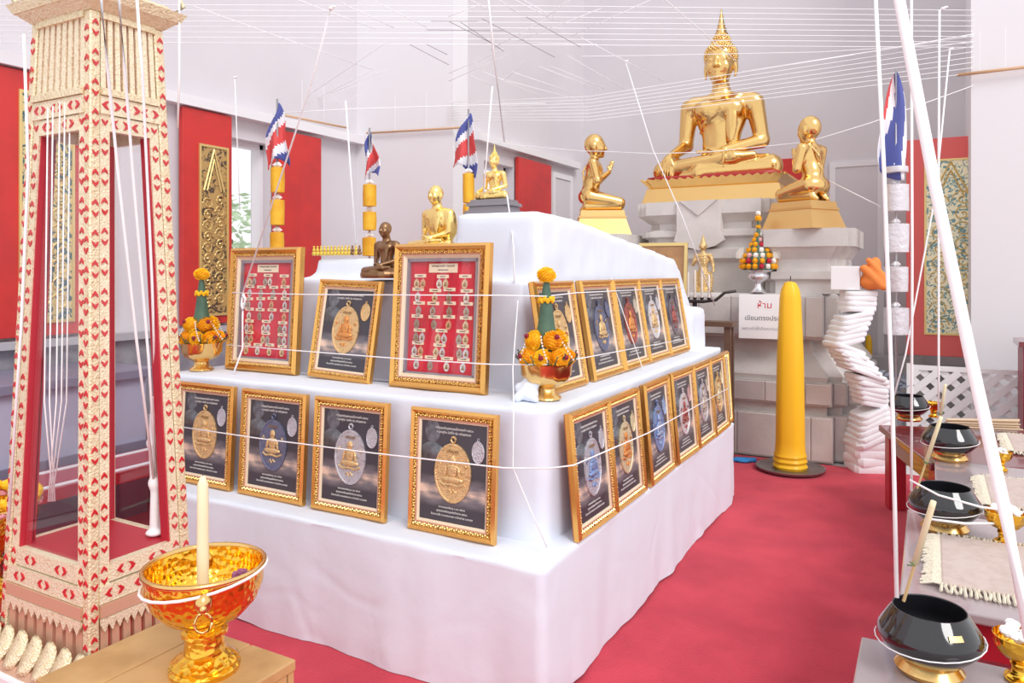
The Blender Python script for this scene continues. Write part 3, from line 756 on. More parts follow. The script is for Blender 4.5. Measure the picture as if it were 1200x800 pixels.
# ------------------------------------------------------------------ kneeling disciples (sculpted facing +X)
def kneeler(loc, rz, label):
    t = thing('kneeling_statue', loc, label, 'statue', 'kneeling gilded attendants', rz)
    for (w, d, a, b, k) in ((.275,.23,0,.17,.80),(.23,.19,.17,.19,1),(.215,.18,.19,.245,.97)):
        MB().frustum((-w,w,-d,d,a),(-w*k,w*k,-d*k,d*k,b)).build('base', GOLDR, t)
    z0 = .24; sx = -.12
    p = [('e', (.05,0,.395), (.085,.125,.13), .04), ('e', (.02,0,.25), (.085,.10,.13), .04), ('e', (-.005,0,.15), (.105,.125,.09), .04),
         ('c', (.03,-.095,.475), (.03,.095,.475), .048, .048, .03), ('c', (.035,0,.48), (.05,0,.57), .045, .04, .03)]
    for q in (-1, 1):
        p += [('c', (0,q*.07,.14), (.29,q*.085,.085), .082, .055, .03), ('c', (.285,q*.085,.055), (-.03,q*.08,.045), .05, .038, .015),
              ('c', (-.03,q*.075,.05), (-.07,q*.075,.022), .03, .022, .02), ('c', (-.07,q*.075,.022), (-.03,q*.075,.012), .02, .012, .01),
              ('c', (.03,q*.135,.47), (.07,q*.15,.29), .045, .036, .02), ('c', (.07,q*.15,.29), (.19,q*.03,.39), .036, .023, .02),
              ('e', (.205,q*.014,.42), (.018,.012,.034), .012, (0,14,0))]
        for i in range(4): p.append(('c', (.195+.011*i,q*.012,.445), (.208+.011*i,q*.007,.505-.004*abs(i-1.5)), .0075, .0055, .004))
        p.append(('c', (.19,q*.02,.42), (.178,q*.018,.455), .008, .006, .005))
    # robe line over the shoulder and down the back
    p += [('c', (-.005,.08,.51), (-.06,.02,.40), .010, .010, .006), ('c', (-.06,.02,.40), (-.055,-.04,.26), .010, .010, .006), ('c', (.05,.085,.50), (.125,-.02,.38), .010, .010, .006)]
    hp = []
    for e in head_prims((0,0,0), .60, .8):           # turn the head to +X
        def tr(v): return (-v[1]+.055, v[0], v[2]+.648)
        if e[0] == 'c': hp.append(('c', tr(e[1]), tr(e[2]))+tuple(e[3:]))
        else: hp.append(('e', tr(e[1]), (e[2][1], e[2][0], e[2][2]))+tuple(e[3:4]))
    hp.append(('e', (.05,0,.668), (.086,.080,.098), .02))
    o = sdf_mesh(p+hp, .0085, .03).build('body', GOLD, t, True); o.location = (sx, 0, z0)
    return t
kneeler((-2.83, 6.9, 1.845), R(26), 'gilded kneeling attendant statue with raised hands, beside the rear left wall window')
kneeler((-.915, 6.60, 1.845), R(150), 'gilded kneeling attendant statue seen from behind, above the tall yellow candle').scale = (.92,)*3

# ------------------------------------------------------------------ stone pedestal
def redent(hx, hy, c):
    q = [(hx,hy-2*c),(hx-c,hy-2*c),(hx-c,hy-c),(hx-2*c,hy-c),(hx-2*c,hy)]
    out = []
    out += [(x,-y) for x, y in q[::-1]] ; out += q; out += [(-x,y) for x, y in q[::-1]]; out += [(-x,-y) for x, y in q]
    return out
def loft(hx, hy, prof, c):
    mb = MB(); N = 20; vs = []; fs = []
    for (o, z) in prof: vs += [(x,y,z) for x, y in redent(hx+o, hy+o, c)]
    for k in range(len(prof)-1):
        for i in range(N): j = (i+1)%N; fs.append((k*N+i,k*N+j,(k+1)*N+j,(k+1)*N+i))
    fs.append(tuple(range(N-1,-1,-1))); m = (len(prof)-1)*N; fs.append(tuple(range(m,m+N)))
    return mb.add(vs, fs)
PX, PY, HX, HY = -1.86, 7.42, 1.30, 1.0
ped = thing('stone_pedestal', (PX, PY, 0), 'tall tiered grey stone pedestal under the gilded statues', 'pedestal')
STONES = [mat('stone_%d' % i, tuple(c*f for c in (.74,.69,.66)), .75, bump=(30, .2, 5), var=(tuple(c*f*.86 for c in (.74,.69,.66)), 4, .4, .68)) for i, f in enumerate((1.0, .9, .96, .84))]
tiers = [[(.10,0),(.10,.36)], [(.05,.36),(.05,.43),(.09,.44),(.09,.62)], [(.05,.62),(.06,.66),(.0,.74),(-.07,.84),(-.09,.95)],
         [(.0,.95),(.02,.97),(.02,1.30),(.0,1.32)]]
for i, pr in enumerate(tiers):
    c = loft(HX, HY, pr, .10).build('course', STONES[(i*2+1) % 4], ped)
    if i in (0, 1, 3):                                   # facing blocks of the straight courses
        o = pr[-2][0] if i != 0 else pr[0][0]
        za, zb = (pr[0][1] if i not in (1,) else .44)+.01, pr[-1][1]-.01
        if i == 3: za, zb = .975, 1.295
        hx, hy = HX+o, HY+o
        rnd = random.Random(i)
        def row(a, b, fix, axis):
            x = a
            while x < b-.02:
                w = min(rnd.uniform(.22,.42), b-x)
                if b-x-w < .12: w = b-x
                g = .003
                mb = MB().box(x+g, x+w-g, -fix-.012, -fix+.02, za, zb) if axis == 'y' else MB().box(fix-.02, fix+.012, x+g, x+w-g, za, zb)
                bevel(mb.build('block', STONES[rnd.randrange(4)], c), .006, 1)
                x += w
        row(-hx+.2, hx-.2, hy, 'y'); row(-hy+.2, hy-.2, hx, 'x')
        for k in (1, 2):                                     # redented corner faces
            mb = MB().box(hx-.1*k+.003, hx-.1*(k-1)-.003, -hy+.1*(3-k)-.012, -hy+.1*(3-k)+.02, za, zb)
            bevel(mb.build('block', STONES[(i+k) % 4], c), .005, 1)
# side piers for the kneeling statues
for k, xo in enumerate((.955, -.97)):
    for i, pr in enumerate(([(-.05,1.32),(-.05,1.42),(-.02,1.44),(-.02,1.50)], [(-.06,1.50),(-.06,1.60),(-.02,1.66),(.0,1.70)], [(.03,1.70),(.03,1.845)])):
        loft(.36, .50, pr, .05).build('pier_course', STONES[(i+k+1) % 4], ped, loc=(xo,-.50,0))
# central lotus-moulded throne for the large statue
th = loft(.58, .65, [(.0,1.32),(.0,1.58),(.05,1.62),(.05,1.70),(-.02,1.72),(-.02,1.80),(.03,1.82),(.03,1.87),(-.04,1.89),(-.04,1.94),(.02,1.99),(.06,2.02),(.06,2.14)], .06).build('throne', STONES[2], ped, loc=(.06,.03,0))
arch = [(-.20,2.139),(.20,2.139),(.20,1.86),(.225,1.78),(.15,1.73),(.05,1.705),(0,1.69),(-.05,1.705),(-.15,1.73),(-.225,1.78),(-.20,1.86)]
MB().poly(arch, -.735, -.60).build('hanging_panel', STONES[0], th, loc=(-.02,0,0))
MB().poly([(-.17,2.139),(.17,2.139),(0,2.0)], -.75, -.73).build('panel_fold', STONES[2], th, loc=(-.02,0,0))

# ------------------------------------------------------------------ tall glazed cabinet (tapered tower)
GM = mat('gilt_mosaic', (.86,.74,.50), .4, .3, bump=(130, .35, 'voro'), var=((.70,.54,.30), 80, .5, .72))
GM2 = mat('gilt_mosaic_pale', (.90,.80,.58), .4, .25, bump=(150, .3, 'voro'), var=((.76,.62,.38), 90, .5, .72))
INLAY = mat('red_glass_inlay', (.60,.02,.03), .2, coat=.5)
SALM = mat('worn_salmon_gilt', (.72,.45,.30), .45, .4)
REDI = mat('cabinet_red', (.50,.02,.04), .45)
CX, CY = -2.48, 1.5525
CZ0 = .23
cab = thing('glazed_cabinet', (CX, CY, CZ0), 'tall tapering glazed cabinet in gilt mosaic with red inlay', 'cabinet')
def ax_(z): return .23-.042*(z-.77)
def ay_(z): return .1725-.028*(z-.77)
def bar(mb, face, u0, u1, z0, z1, o0, o1):
    """bar on a face: u as fraction of half width (-1..1) or metres from edge, o = offset outwards from the face plane"""
    vs = []
    for z in (z0, z1):
        a, b = ax_(z), ay_(z)
        for o in (o0, o1):
            for u in (u0, u1):
                if face == 'F': vs.append((u(a), -b-o, z))
                elif face == 'R': vs.append((a+o, u(b), z))
                elif face == 'B': vs.append((-u(a), b+o, z))
                else: vs.append((-a-o, -u(b), z))
    # order: z0:(o0u0,o0u1,o1u0,o1u1) z1:...
    mb.add(vs, [(0,1,3,2),(4,6,7,5),(2,3,7,6),(0,4,5,1),(0,2,6,4),(1,5,7,3)])
lo = lambda m: (lambda h: -h+m)
hi = lambda m: (lambda h: h-m)
CL = (0,0,-CZ0)
ZB, ZW0, ZW1, ZTOP = .27, .585, 1.95, 2.33
# corner posts
chev = MB()
for sgn in (-1, 1):
    chev.poly([(-.0105,sgn*.008),(-.0085,sgn*.018),(0,sgn*.029),(.0085,sgn*.018),(.0105,sgn*.008),(.005,sgn*.012),(0,sgn*.017),(-.005,sgn*.012)][::sgn], -.003, .001)
chev_m = chev.mesh('inlay', INLAY)
PWD = .034
for (sx_, sy_) in ((1,-1),(-1,-1),(1,1),(-1,1)):
    mb = MB(); vs = []
    for z in (ZB, ZTOP):
        a, b = ax_(z), ay_(z)
        for (p, q) in ((0,0),(PWD,0),(PWD,PWD),(0,PWD)): vs.append((sx_*(a-p), sy_*(b-q), z))
    fl = [(3,2,1,0),(4,5,6,7),(0,1,5,4),(1,2,6,5),(2,3,7,6),(3,0,4,7)]
    mb.add(vs, fl if sx_*sy_ < 0 else [f[::-1] for f in fl])
    po = bevel(mb.build('corner_post', GM, cab, loc=CL), .004, 1)
    def put(face, u, z):
        a, b = ax_(z), ay_(z)
        if face == 'F': p, rz, rx = (u, -b-.0005, z), 0, R(-1.6)
        else: p, rz, rx = (a+.0005, u, z), H90, R(-2.1)
        link('inlay', chev_m, po, p, (Matrix.Rotation(rz,4,'Z') @ Matrix.Rotation(rx,4,'X')).to_euler())
    z = .335
    while z < 2.28:
        if sy_ < 0: put('F', sx_*(ax_(z)-PWD/2), z)
        if sx_ > 0: put('R', sy_*(ay_(z)-PWD/2), z+.02)
        z += .096
# stiles, rails, panes, aprons on each face
for face in 'FRBL':
    half = ax_ if face in 'FB' else ay_
    vis = face in 'FR'
    for sd in (-1, 1):
        mb = MB(); f0, f1 = (lo(PWD+.002), lo(PWD*2)) if sd < 0 else (hi(PWD*2), hi(PWD+.002))
        bar(mb, face, f0, f1, ZW0-.12, ZW1+.12, -.03, -.006)
        st = mb.build('stile', GM2, cab, loc=CL)
        mb = MB(); g0, g1 = (lo(PWD*2), lo(PWD*2+.006)) if sd < 0 else (hi(PWD*2+.006), hi(PWD*2))
        bar(mb, face, g0, g1, ZW0, ZW1, -.05, -.012); mb.build('red_reveal', REDI, cab, loc=CL)
        if vis:
            z = ZW0-.03
            while z < ZW1+.12:
                u = sd*(half(z)-PWD*1.5); a, b = ax_(z), ay_(z)
                if face == 'F': p, rz, rx = (u, -b+.0055, z), 0, R(-1.6)
                else: p, rz, rx = (a-.0055, u, z), H90, R(-2.1)
                link('inlay', chev_m, st, p, (Matrix.Rotation(rz,4,'Z') @ Matrix.Rotation(rx,4,'X')).to_euler())
                z += .096
    rails = [(ZW0-.055, ZW0, -.004, GM2, 1), (ZW0-.115, ZW0-.06, .0, GM2, 1), (ZW0-.155, ZW0-.117, .006, SALM, 0), (ZW1, ZW1+.05, -.004, GM2, 1), (ZW1+.053, ZW1+.11, .002, GM2, 1), (ZW1+.112, ZW1+.135, .010, GM, 0), (ZTOP-.02, ZTOP, .004, GM, 0)]
    for (z0, z1, o, m_, mt) in rails:
        inset = PWD*2 if o == -.004 else PWD
        mb = MB(); bar(mb, face, lo(inset), hi(inset), z0, z1, -.03, o); rl = mb.build('rail', m_, cab, loc=CL)
        if vis and mt:
            zc = (z0+z1)/2; h = half(zc)-inset; n = 3 if o != -.004 else 2
            for i in range(n):
                u = (i-(n-1)/2)*(2*h/n); a, b = ax_(zc), ay_(zc)
                if face == 'F': p, rz, rx = (u, -b-o-.0005, zc), 0, R(-1.6)
                else: p, rz, rx = (a+o+.0005, u, zc), H90, R(-2.1)
                link('inlay', chev_m, rl, p, (Matrix.Rotation(rz,4,'Z') @ Matrix.Rotation(rx,4,'X') @ Matrix.Rotation(H90,4,'Y')).to_euler(), (1.35,1,1.1))
    if face != 'R': mb = MB(); bar(mb, face, lo(PWD*2), hi(PWD*2), ZW0, ZW1, -.026, -.022); mb.build('glass_pane', CLEAR, cab, loc=CL)
    # slatted apron below and frieze above, backed by a dark red board
    for (z0, z1) in ((ZB, ZW0-.155), (ZW1+.135, ZTOP-.02)):
        mb = MB(); bar(mb, face, lo(PWD), hi(PWD), z0, z1, -.03, -.02); mb.build('backboard', REDI, cab, loc=CL)
        n = 8
        for i in range(n):
            c0 = (lambda i: (lambda h: (-1+2*(i+.17)/n)*(h-PWD)))(i); c1 = (lambda i: (lambda h: (-1+2*(i+.83)/n)*(h-PWD)))(i)
            mb = MB(); bar(mb, face, c0, c1, z0, z1, -.02, -.006); mb.build('slat', SALM if z0 < 1 else GM2, cab, loc=CL)
    # saw-tooth valance under the rail
    zt = ZW0-.157; mb = MB(); n = 12; a, b = ax_(zt)-PWD, ay_(zt)-PWD
    hw = a if face in 'FB' else b; o = (ay_(zt) if face in 'FB' else ax_(zt))
    pts = [(-hw, 0), (hw, 0), (hw, -.018)]
    for i in range(n-1, -1, -1): pts += [(-hw+2*hw*(i+.5)/n, -.045), (-hw+2*hw*i/n, -.018)]
    mb.poly(pts[::-1], -.004, .004)
    rz = {'F':0,'R':H90,'B':R(180),'L':-H90}[face]
    pos = {'F':(0,-o-.004,zt-CZ0),'R':(o+.004,0,zt-CZ0),'B':(0,o+.004,zt-CZ0),'L':(-o-.004,0,zt-CZ0)}[face]
    mb.build('valance', GM2, cab, loc=pos, rot=(0,0,rz))
    # lotus petals around the foot
    zf = .335; o = (ay_(zf) if face in 'FB' else ax_(zf)); hw = (ax_ if face in 'FB' else ay_)(zf)+.03
    n = 7 if face in 'FB' else 6
    pet = []
    for i in range(9):
        for j in range(3):
            t = i/8; w = (hw/n)*math.sin(math.pi*(.18+.74*t))**.7*(1 if t < .9 else .5)
            pet.append(((j-1)*w, -.012-.055*(1-t)**1.5-(.012 if j == 1 else 0)-.02*max(0,t-.7), .10*t-.09))
    pm = MB().add(pet, [(i*3+j, i*3+j+1, i*3+j+4, i*3+j+3) for i in range(8) for j in range(2)])
    me = pm.mesh('petal', GM, True)
    for i in range(n):
        u = -hw+2*hw*(i+.5)/n
        p = {'F':(u,-o,zf-CZ0),'R':(o,u,zf-CZ0),'B':(-u,o,zf-CZ0),'L':(-o,-u,zf-CZ0)}[face]
        ob = link('petal', me, cab, p, (0,0,rz)); so = ob.modifiers.new('solid', 'SOLIDIFY'); so.thickness = .006
a, b = ax_(.25), ay_(.25)
MB().frustum((-a-.07,a+.07,-b-.07,b+.07,0),(-a-.055,a+.055,-b-.055,b+.055,.02)).frustum((-a-.02,a+.02,-b-.02,b+.02,.02),(-a,a,-b,b,.06)).build('foot_plinth', SALM, cab)
a, b = ax_(ZW0)-.03, ay_(ZW0)-.03
MB().box(-a,a,-b,b,ZW0-.03-CZ0,ZW0-CZ0).build('inner_floor', REDI, cab)
a, b = ax_(ZTOP), ay_(ZTOP); zt = ZTOP-CZ0
MB().frustum((-a,a,-b,b,zt),(-a-.035,a+.035,-b-.035,b+.035,zt+.03)).frustum((-a-.04,a+.04,-b-.04,b+.04,zt+.03),(-a-.055,a+.055,-b-.055,b+.055,zt+.06)).frustum((-a-.03,a+.03,-b-.03,b+.03,zt+.06),(-a-.01,a+.01,-b-.01,b+.01,zt+.085)).build('cornice', GM, cab)
MB().box(-a*.7,a*.7,-b*.7,b*.7,zt+.085,zt+.20).build('crown_box', REDI, cab)
MB().frustum((-a*.8,a*.8,-b*.8,b*.8,zt+.20),(-.03,.03,-.03,.03,zt+.42)).build('crown_roof', GM, cab)
for sx_ in (-1,1):
    for sy_ in (-1,1):
        MB().tube([(sx_*(a+.02),sy_*(b+.02),zt+.05),(sx_*(a+.045),sy_*(b+.045),zt+.09),(sx_*(a+.02),sy_*(b+.03),zt+.15)], .014, 5, r2=.004).build('corner_finial', GM, cab, True)
# low white plinth below it
tag(bevel(boxobj('cabinet_plinth', CX-.35, CX+.30, CY-.27, CY+.25, 0, CZ0, WHITE), .01), 'low white plinth under the tall glazed cabinet', 'plinth')

# ------------------------------------------------------------------ gold pedestal bowl with candle on a wooden box
WOOD = mat('pale_wood', (.62,.38,.16), .5, var=((.48,.27,.10), 6, .4, .65), bump=(40, .1, 4))
bz = .47
bc = atz(226, 778, bz)
box_ = thing('wooden_box', (bc.x-.02, bc.y, 0), 'plain wooden box under the hammered gold bowl', 'box')
for i in range(3): bevel(boxobj('top_plank', -.27+.17*i+.002, -.27+.17*(i+1)-.002, -.24, .15, bz-.03, bz, WOOD, box_), .004)
for (x0,x1,y0,y1) in ((-.265,.235,-.235,-.215),(-.265,.235,.125,.145),(-.265,-.245,-.21,.12),(.215,.235,-.21,.12)):
    boxobj('side_panel', x0, x1, y0, y1, 0, bz-.03, WOOD, box_)
bwl = [(.062,0),(.088,.0),(.09,.012),(.082,.018),(.086,.028),(.074,.036),(.052,.05),(.048,.09),(.058,.098),(.058,.108),(.05,.114),(.062,.13),(.10,.15),(.132,.185),(.147,.225),(.149,.265),(.152,.275),(.147,.278),(.143,.265),(.14,.225),(.12,.18),(.08,.15),(.0,.142)]
def gold_bowl(loc, s, label, group=None, masks=True):
    t = thing('pedestal_bowl', loc, label, 'bowl', group)
    k = 9
    MB().lathe([(r*s, z*s) for r, z in bwl[:k+3]], 40, cap=True).build('foot', GOLDE, t, True, 50)
    MB().lathe([(r*s, z*s) for r, z in bwl[k+1:]], 48, cap=False).build('bowl', GOLDE, t, True, 60)
    MB().lathe([(.150*s,.268*s),(.156*s,.272*s),(.156*s,.279*s),(.150*s,.283*s),(.145*s,.279*s),(.145*s,.27*s)], 48, cap=False).build('rim', GOLD, t, True)
    if masks:
        for a in (R(-40), R(140)):
            c = Vector((math.cos(a), math.sin(a), 0))
            mb = MB().ell(c*.149*s+Vector((0,0,.235*s)), (.022*s,.022*s,.028*s), 12, 8, jit=.08)
            mb.ell(c*.168*s+Vector((0,0,.228*s)), (.01*s,.01*s,.012*s), 8, 6)
            mk = mb.build('lion_mask', GOLD, t, True)
            p = c*.168*s
            MB().tube([(p.x-.02*s*math.sin(a)*math.cos(q), p.y+.02*s*math.cos(a)*math.cos(q), .195*s+.024*s*math.sin(q)) for q in [i*.5236 for i in range(13)]], .004*s, 5).build('ring', GOLD, mk, True)
    return t
bp = atz(240, 784, bz)
gold_bowl((bp.x, bp.y, bz), .98, 'hammered gold pedestal bowl holding a cream candle on the wooden box')
cd = thing('candle', (bp.x+.005, bp.y-.01, bz+.142), 'slender cream candle standing in the hammered gold bowl', 'candle')
MB().lathe([(.0155,0),(.0145,.25),(.0135,.34),(.006,.36),(.002,.362)], 14).build('wax', CREAM, cd, True, 50)
MB().tube([(0,0,.36),(.001,0,.375)], .0012, 5).build('wick', INKB, cd)
PURP = mat('purple_petal', (.32,.10,.20), .6)
fl = MB()
for i in range(26):
    a = random.random()*6.28; e = random.uniform(-.2,1.2); q = Vector((math.cos(a)*math.cos(e), math.sin(a)*math.cos(e), math.sin(e)))*.03
    fl.ell(q, (.012,.012,.007), 6, 4, rot=(random.uniform(0,180),random.uniform(0,180),0))
tag(fl.build('purple_flower', PURP, None, loc=(bp.x+.075, bp.y+.055, bz+.215)), 'dried purple blossom lying inside the hammered gold bowl', 'flower')

# gold bowl with yellow garland standing beyond the cabinet
gx = at(-22, 712, 3.05)
stool = thing('stand_table', (gx.x, gx.y, 0), 'small red stand under the garlanded gold bowl', 'table')
zs = CAMZ-(705-HOR)/FPX*3.0
bevel(boxobj('tabletop', -.22, .22, -.2, .2, zs-.04, zs, REDL, stool), .005)
for sx_ in (-.19,.19):
    for sy_ in (-.17,.17): boxobj('leg', sx_-.02, sx_+.02, sy_-.02, sy_+.02, 0, zs-.04, REDL, stool)
gold_bowl((gx.x, gx.y, zs), 1.35, 'large gold pedestal bowl heaped with yellow garland behind the cabinet', masks=False)
MARI = mat('marigold', (.95,.50,.01), .7, var=((.85,.33,.0), 60, .4, .7)); MARIY = mat('marigold_light', (.98,.62,.02), .7, var=((.9,.42,.0), 60, .4, .7))
gm = MB()
for i in range(26):
    a = 2*math.pi*i/26; gm.ell((.19*math.cos(a), .19*math.sin(a), .0), (.027,.027,.024), 9, 6, jit=.08)
gar = thing('flower_garland', (gx.x, gx.y, zs+.40), 'yellow marigold garland lying on the gold bowl behind the cabinet', 'garland')
gm.build('blossom_ring', MARIY, gar)
gp = MB()
for i in range(26):
    a = 2*math.pi*(i+.5)/26; gp.ell((.195*math.cos(a), .195*math.sin(a), -.035), (.022,.022,.014), 8, 5, jit=.1)
gp.build('pink_ring', mat('pink_petals', (.75,.30,.35), .7), gar)

# ------------------------------------------------------------------ marigold offerings in gold bowls
def pompom(r, seed, n=150):
    rnd = random.Random(seed); mb = MB().ell((0,0,0), (r*.78,)*3, 12, 8)
    for i in range(n):
        ph = math.acos(1-2*(i+.5)/n); th = i*2.39996
        d = Vector((math.sin(ph)*math.cos(th), math.sin(ph)*math.sin(th), math.cos(ph))); u = d.orthogonal().normalized(); w = d.cross(u)
        L = r*rnd.uniform(.92,1.06); q = r*.16
        mb.add([d*r*.72-u*q, d*r*.72+u*q, d*L+u*q*.8+w*q*.3, d*L-u*q*.8+w*q*.3], [(0,1,2,3)])
    return mb
pom = [pompom(.034, 1).mesh('marigold', MARI), pompom(.034, 2).mesh('marigold', MARIY)]
GREEN = mat('banana_leaf', (.05,.11,.075), .45, var=((.08,.16,.10), 12, .4, .6)); MAROON = mat('maroon_bud', (.30,.01,.04), .5); BEAD = mat('white_bud', (.9,.87,.8), .6)
budm = pompom(.011, 4, 40).mesh('bud', MAROON)
def offering(loc, rz, label, ang0):
    t = thing('marigold_offering', loc, label, 'flower offering', 'marigold offerings on the altar', rz)
    pr = [(.055,0),(.06,.005),(.055,.014),(.04,.022),(.034,.045),(.05,.055),(.085,.075),(.10,.10),(.104,.135),(.107,.145),(.10,.145),(.096,.13),(.0,.12)]
    MB().lathe(pr, 44, cap=False, mod=lambda a, z: 1+(.03*math.cos(10*a) if z < .12 else 0)).build('bowl', GOLD, t, True, 60)
    for i in range(7):
        a = ang0+2*math.pi*i/7; s = 1.0
        m = link('marigold', pom[i % 2], t, (.078*math.cos(a), .078*math.sin(a), .168), (a, 0, 0), (1.2,1.2,1.2))
        c = Vector((math.cos(a), math.sin(a), .25)).normalized()*.034
        link('bud', budm, t, (.078*math.cos(a)+c.x*1.2, .078*math.sin(a)+c.y*1.2, .168+c.z*1.2))
    for i in range(4):
        a = ang0+.45+2*math.pi*i/4
        link('marigold', pom[(i+1) % 2], t, (.052*math.cos(a), .052*math.sin(a), .238), (a, 1, 0), (1.22,1.22,1.22))
        c = Vector((math.cos(a), math.sin(a), .5)).normalized()*.034
        link('bud', budm, t, (.052*math.cos(a)+c.x*1.2, .052*math.sin(a)+c.y*1.2, .238+c.z*1.2))
    MB().lathe([(.06,.13),(.045,.24),(.034,.30),(.026,.36),(.019,.42),(.012,.47)], 16, mod=lambda a, z: 1+.05*math.cos(8*a)).build('leaf_cone', GREEN, t, True, 60)
    mb = MB()
    for i in range(14):
        a = 2*math.pi*i/14; mb.ell((.027*math.cos(a), .027*math.sin(a), .395+.008*(i % 2)), (.009,.009,.012), 6, 4)
    mb.build('yellow_collar', MARIY, t)
    link('marigold', pom[1], t, (0,0,.497), (0,0,0), (1.15,1.15,.95))
    mb = MB()
    for i in range(6):
        a = ang0+.2+2*math.pi*i/6
        for k in range(9):
            f = k/8; r = .075+.045*f; mb.ell((r*math.cos(a+.04*k), r*math.sin(a+.04*k), .255-.09*f), (.004,.004,.005), 5, 4)
    tag(mb.build('white_bud_strands', BEAD, t), kind='stuff')
    mb = MB()
    for i in range(22):
        a = 2*math.pi*i/22+.1; mb.tube([(.09*math.cos(a), .09*math.sin(a), .14), (.122*math.cos(a), .122*math.sin(a), .165+.012*(i % 3))], .004, 4, r2=.002)
        mb.ell((.123*math.cos(a), .123*math.sin(a), .168+.012*(i % 3)), (.004,)*3, 5, 4)
    tag(mb.build('leaf_fringe', GREEN, t), kind='stuff')
offering((-1.345, 2.70, .988), 0, 'marigold cone offering in a gold bowl at the altar corner', .5)
offering((-3.30, 2.62, .988), .6, 'marigold cone offering in a gold bowl at the altar end near the cabinet', .2)

# ------------------------------------------------------------------ flags on offering poles
FR, FW, FB = mat('flag_red', (.68,.07,.07), .7), mat('flag_white', (.85,.84,.87), .7), mat('flag_blue', (.09,.11,.36), .7)
ORNG = mat('robe_orange', (.90,.50,.03), .6, bump=(25, .3, 3), var=((.78,.36,.01), 9, .4, .65)); SILV = mat('silver_wrap', (.75,.72,.75), .4, .3, bump=(28, .9, 4))
STEEL = mat('pole_steel', (.5,.48,.5), .35, .8); PAPER = mat('paper_frill', (.8,.78,.8), .7)
def flag_mesh(W, Ht, x0, seed):
    """limp flag: gathered at the top of the pole, spreading into folds as it hangs"""
    mb = MB(); nu, nv = 18, 22; vs = []
    for i in range(nu+1):
        u = i/nu
        for j in range(nv+1):
            v = j/nv; w = W*(.12+.88*math.sin(min(v*1.25, 1)*math.pi/2)**.8)
            x = x0*v+(u-.5)*w+.012*math.sin(7*v+seed)
            y = (.10*W+.03)*v*math.sin(2.6*math.pi*u+seed)+.015*math.sin(5*u+9*v+seed)
            z = -Ht*v*(1-.16*math.sin(math.pi*(u*.9+.1*seed % 1)))-.10*W*(1-u)
            vs.append((x, y, z))
    fs = [(i*(nv+1)+j, i*(nv+1)+j+1, (i+1)*(nv+1)+j+1, (i+1)*(nv+1)+j) for i in range(nu) for j in range(nv)]
    mb.add(vs, fs)
    band = lambda c: 0 if c < 1/6 else 1 if c < 2/6 else 2 if c < 4/6 else 1 if c < 5/6 else 0
    cf = (lambda u, v: .66*u+.26*v-.02) if W > .22 else (lambda u, v: (.42*u+1.05*v+.12) % 1.0)
    mb.m = [band(cf((i+.5)/nu, (j+.5)/nv)) for i in range(nu) for j in range(nv)]
    return mb
def flag_pole(px, top, d, rolls, wrap, label, W, Ht, x0, rw, base=0.0, frill=True):
    p = at(px, 400, d); zt = CAMZ+(HOR-top)/FPX*d
    t = thing('flag_pole', (p.x, p.y, base), label, 'flag', rz=YAW)
    MB().tube([(0,0,0),(0,0,zt-base)], .008, 8).build('pole', STEEL, t, True)
    MB().lathe([(.11,0),(.11,.02),(.03,.04),(.012,.06)], 20).build('foot', STEEL, t, True, 40)
    f = flag_mesh(W, Ht, x0, px*.37).build('flag', [FR, FW, FB], t, True, loc=(0,0,zt-base-.03))
    so = f.modifiers.new('s', 'SOLIDIFY'); so.thickness = .002
    for k, (y0, y1) in enumerate(rolls):
        z1 = CAMZ+(HOR-y0)/FPX*d-base; z0 = CAMZ+(HOR-y1)/FPX*d-base
        rnd = random.Random(px+k)
        MB().lathe([(rw*.55,z0),(rw*.97,z0+.004),(rw,(z0+z1)/2),(rw*.97,z1-.004),(rw*.55,z1)], 22, mod=lambda a, z: 1+.05*math.sin(3*a+k*2)+.03*math.sin(7*a+z*40)).build('robe_roll', wrap, t, True, 50)
        if frill: MB().lathe([(.012,z1),(.03,z1+.015),(.012,z1+.04)], 10, mod=lambda a, z: 1+.3*math.cos(5*a)).build('ribbon', PAPER, t)
    return t
flag_pole(325, 116, 5.7, [(196,226),(234,264),(272,300),(308,336)], ORNG, 'flag with orange robe rolls on a pole beside the open window', .17, .50, -.01, .052)
flag_pole(433, 150, 6.2, [(216,242),(248,270),(278,300),(308,330)], ORNG, 'flag with orange robe rolls on a pole against the white return wall', .12, .39, .03, .056)
flag_pole(549, 128, 6.25, [(203,238),(239,262),(268,295)], ORNG, 'flag with orange robe rolls on a pole behind the small gold statue', .19, .50, -.04, .048)
flag_pole(1050, 80, 5.95, [(195,203),(216,248),(262,296),(312,342),(360,392)], SILV, 'flag with silver wrapped rolls on a pole behind the alms bowl table', .25, .74, -.03, .092)

# ------------------------------------------------------------------ things around the stone pedestal
cp = atz(926, 546, .03)
tray = thing('round_tray', (cp.x, cp.y, 0), 'round grey metal tray on the carpet under the big yellow candle', 'tray')
MB().lathe([(.20,0),(.245,.012),(.25,.03),(.24,.032),(.232,.018),(.0,.014)], 40, cap=False).build('dish', mat('tray_metal', (.28,.26,.27), .35, .7), tray, True, 60)
big_c = thing('giant_candle', (cp.x, cp.y, .016), 'very tall tapering yellow candle standing on a tray by the pedestal', 'candle')
flute = lambda a, z: 1+.022*math.cos(6*a)+.006*math.cos(12*a)
MB().lathe([(.115,0),(.125,.02),(.112,.04),(.122,.06),(.112,.08),(.118,.10),(.108,.12),(.104,.2),(.096,.8),(.076,1.28),(.066,1.345),(.04,1.40),(.008,1.41)], 36, mod=flute).build('wax', YELW, big_c, True, 40)
MB().tube([(0,0,1.40),(.003,0,1.45)], .004, 5).build('wick', INKB, big_c)
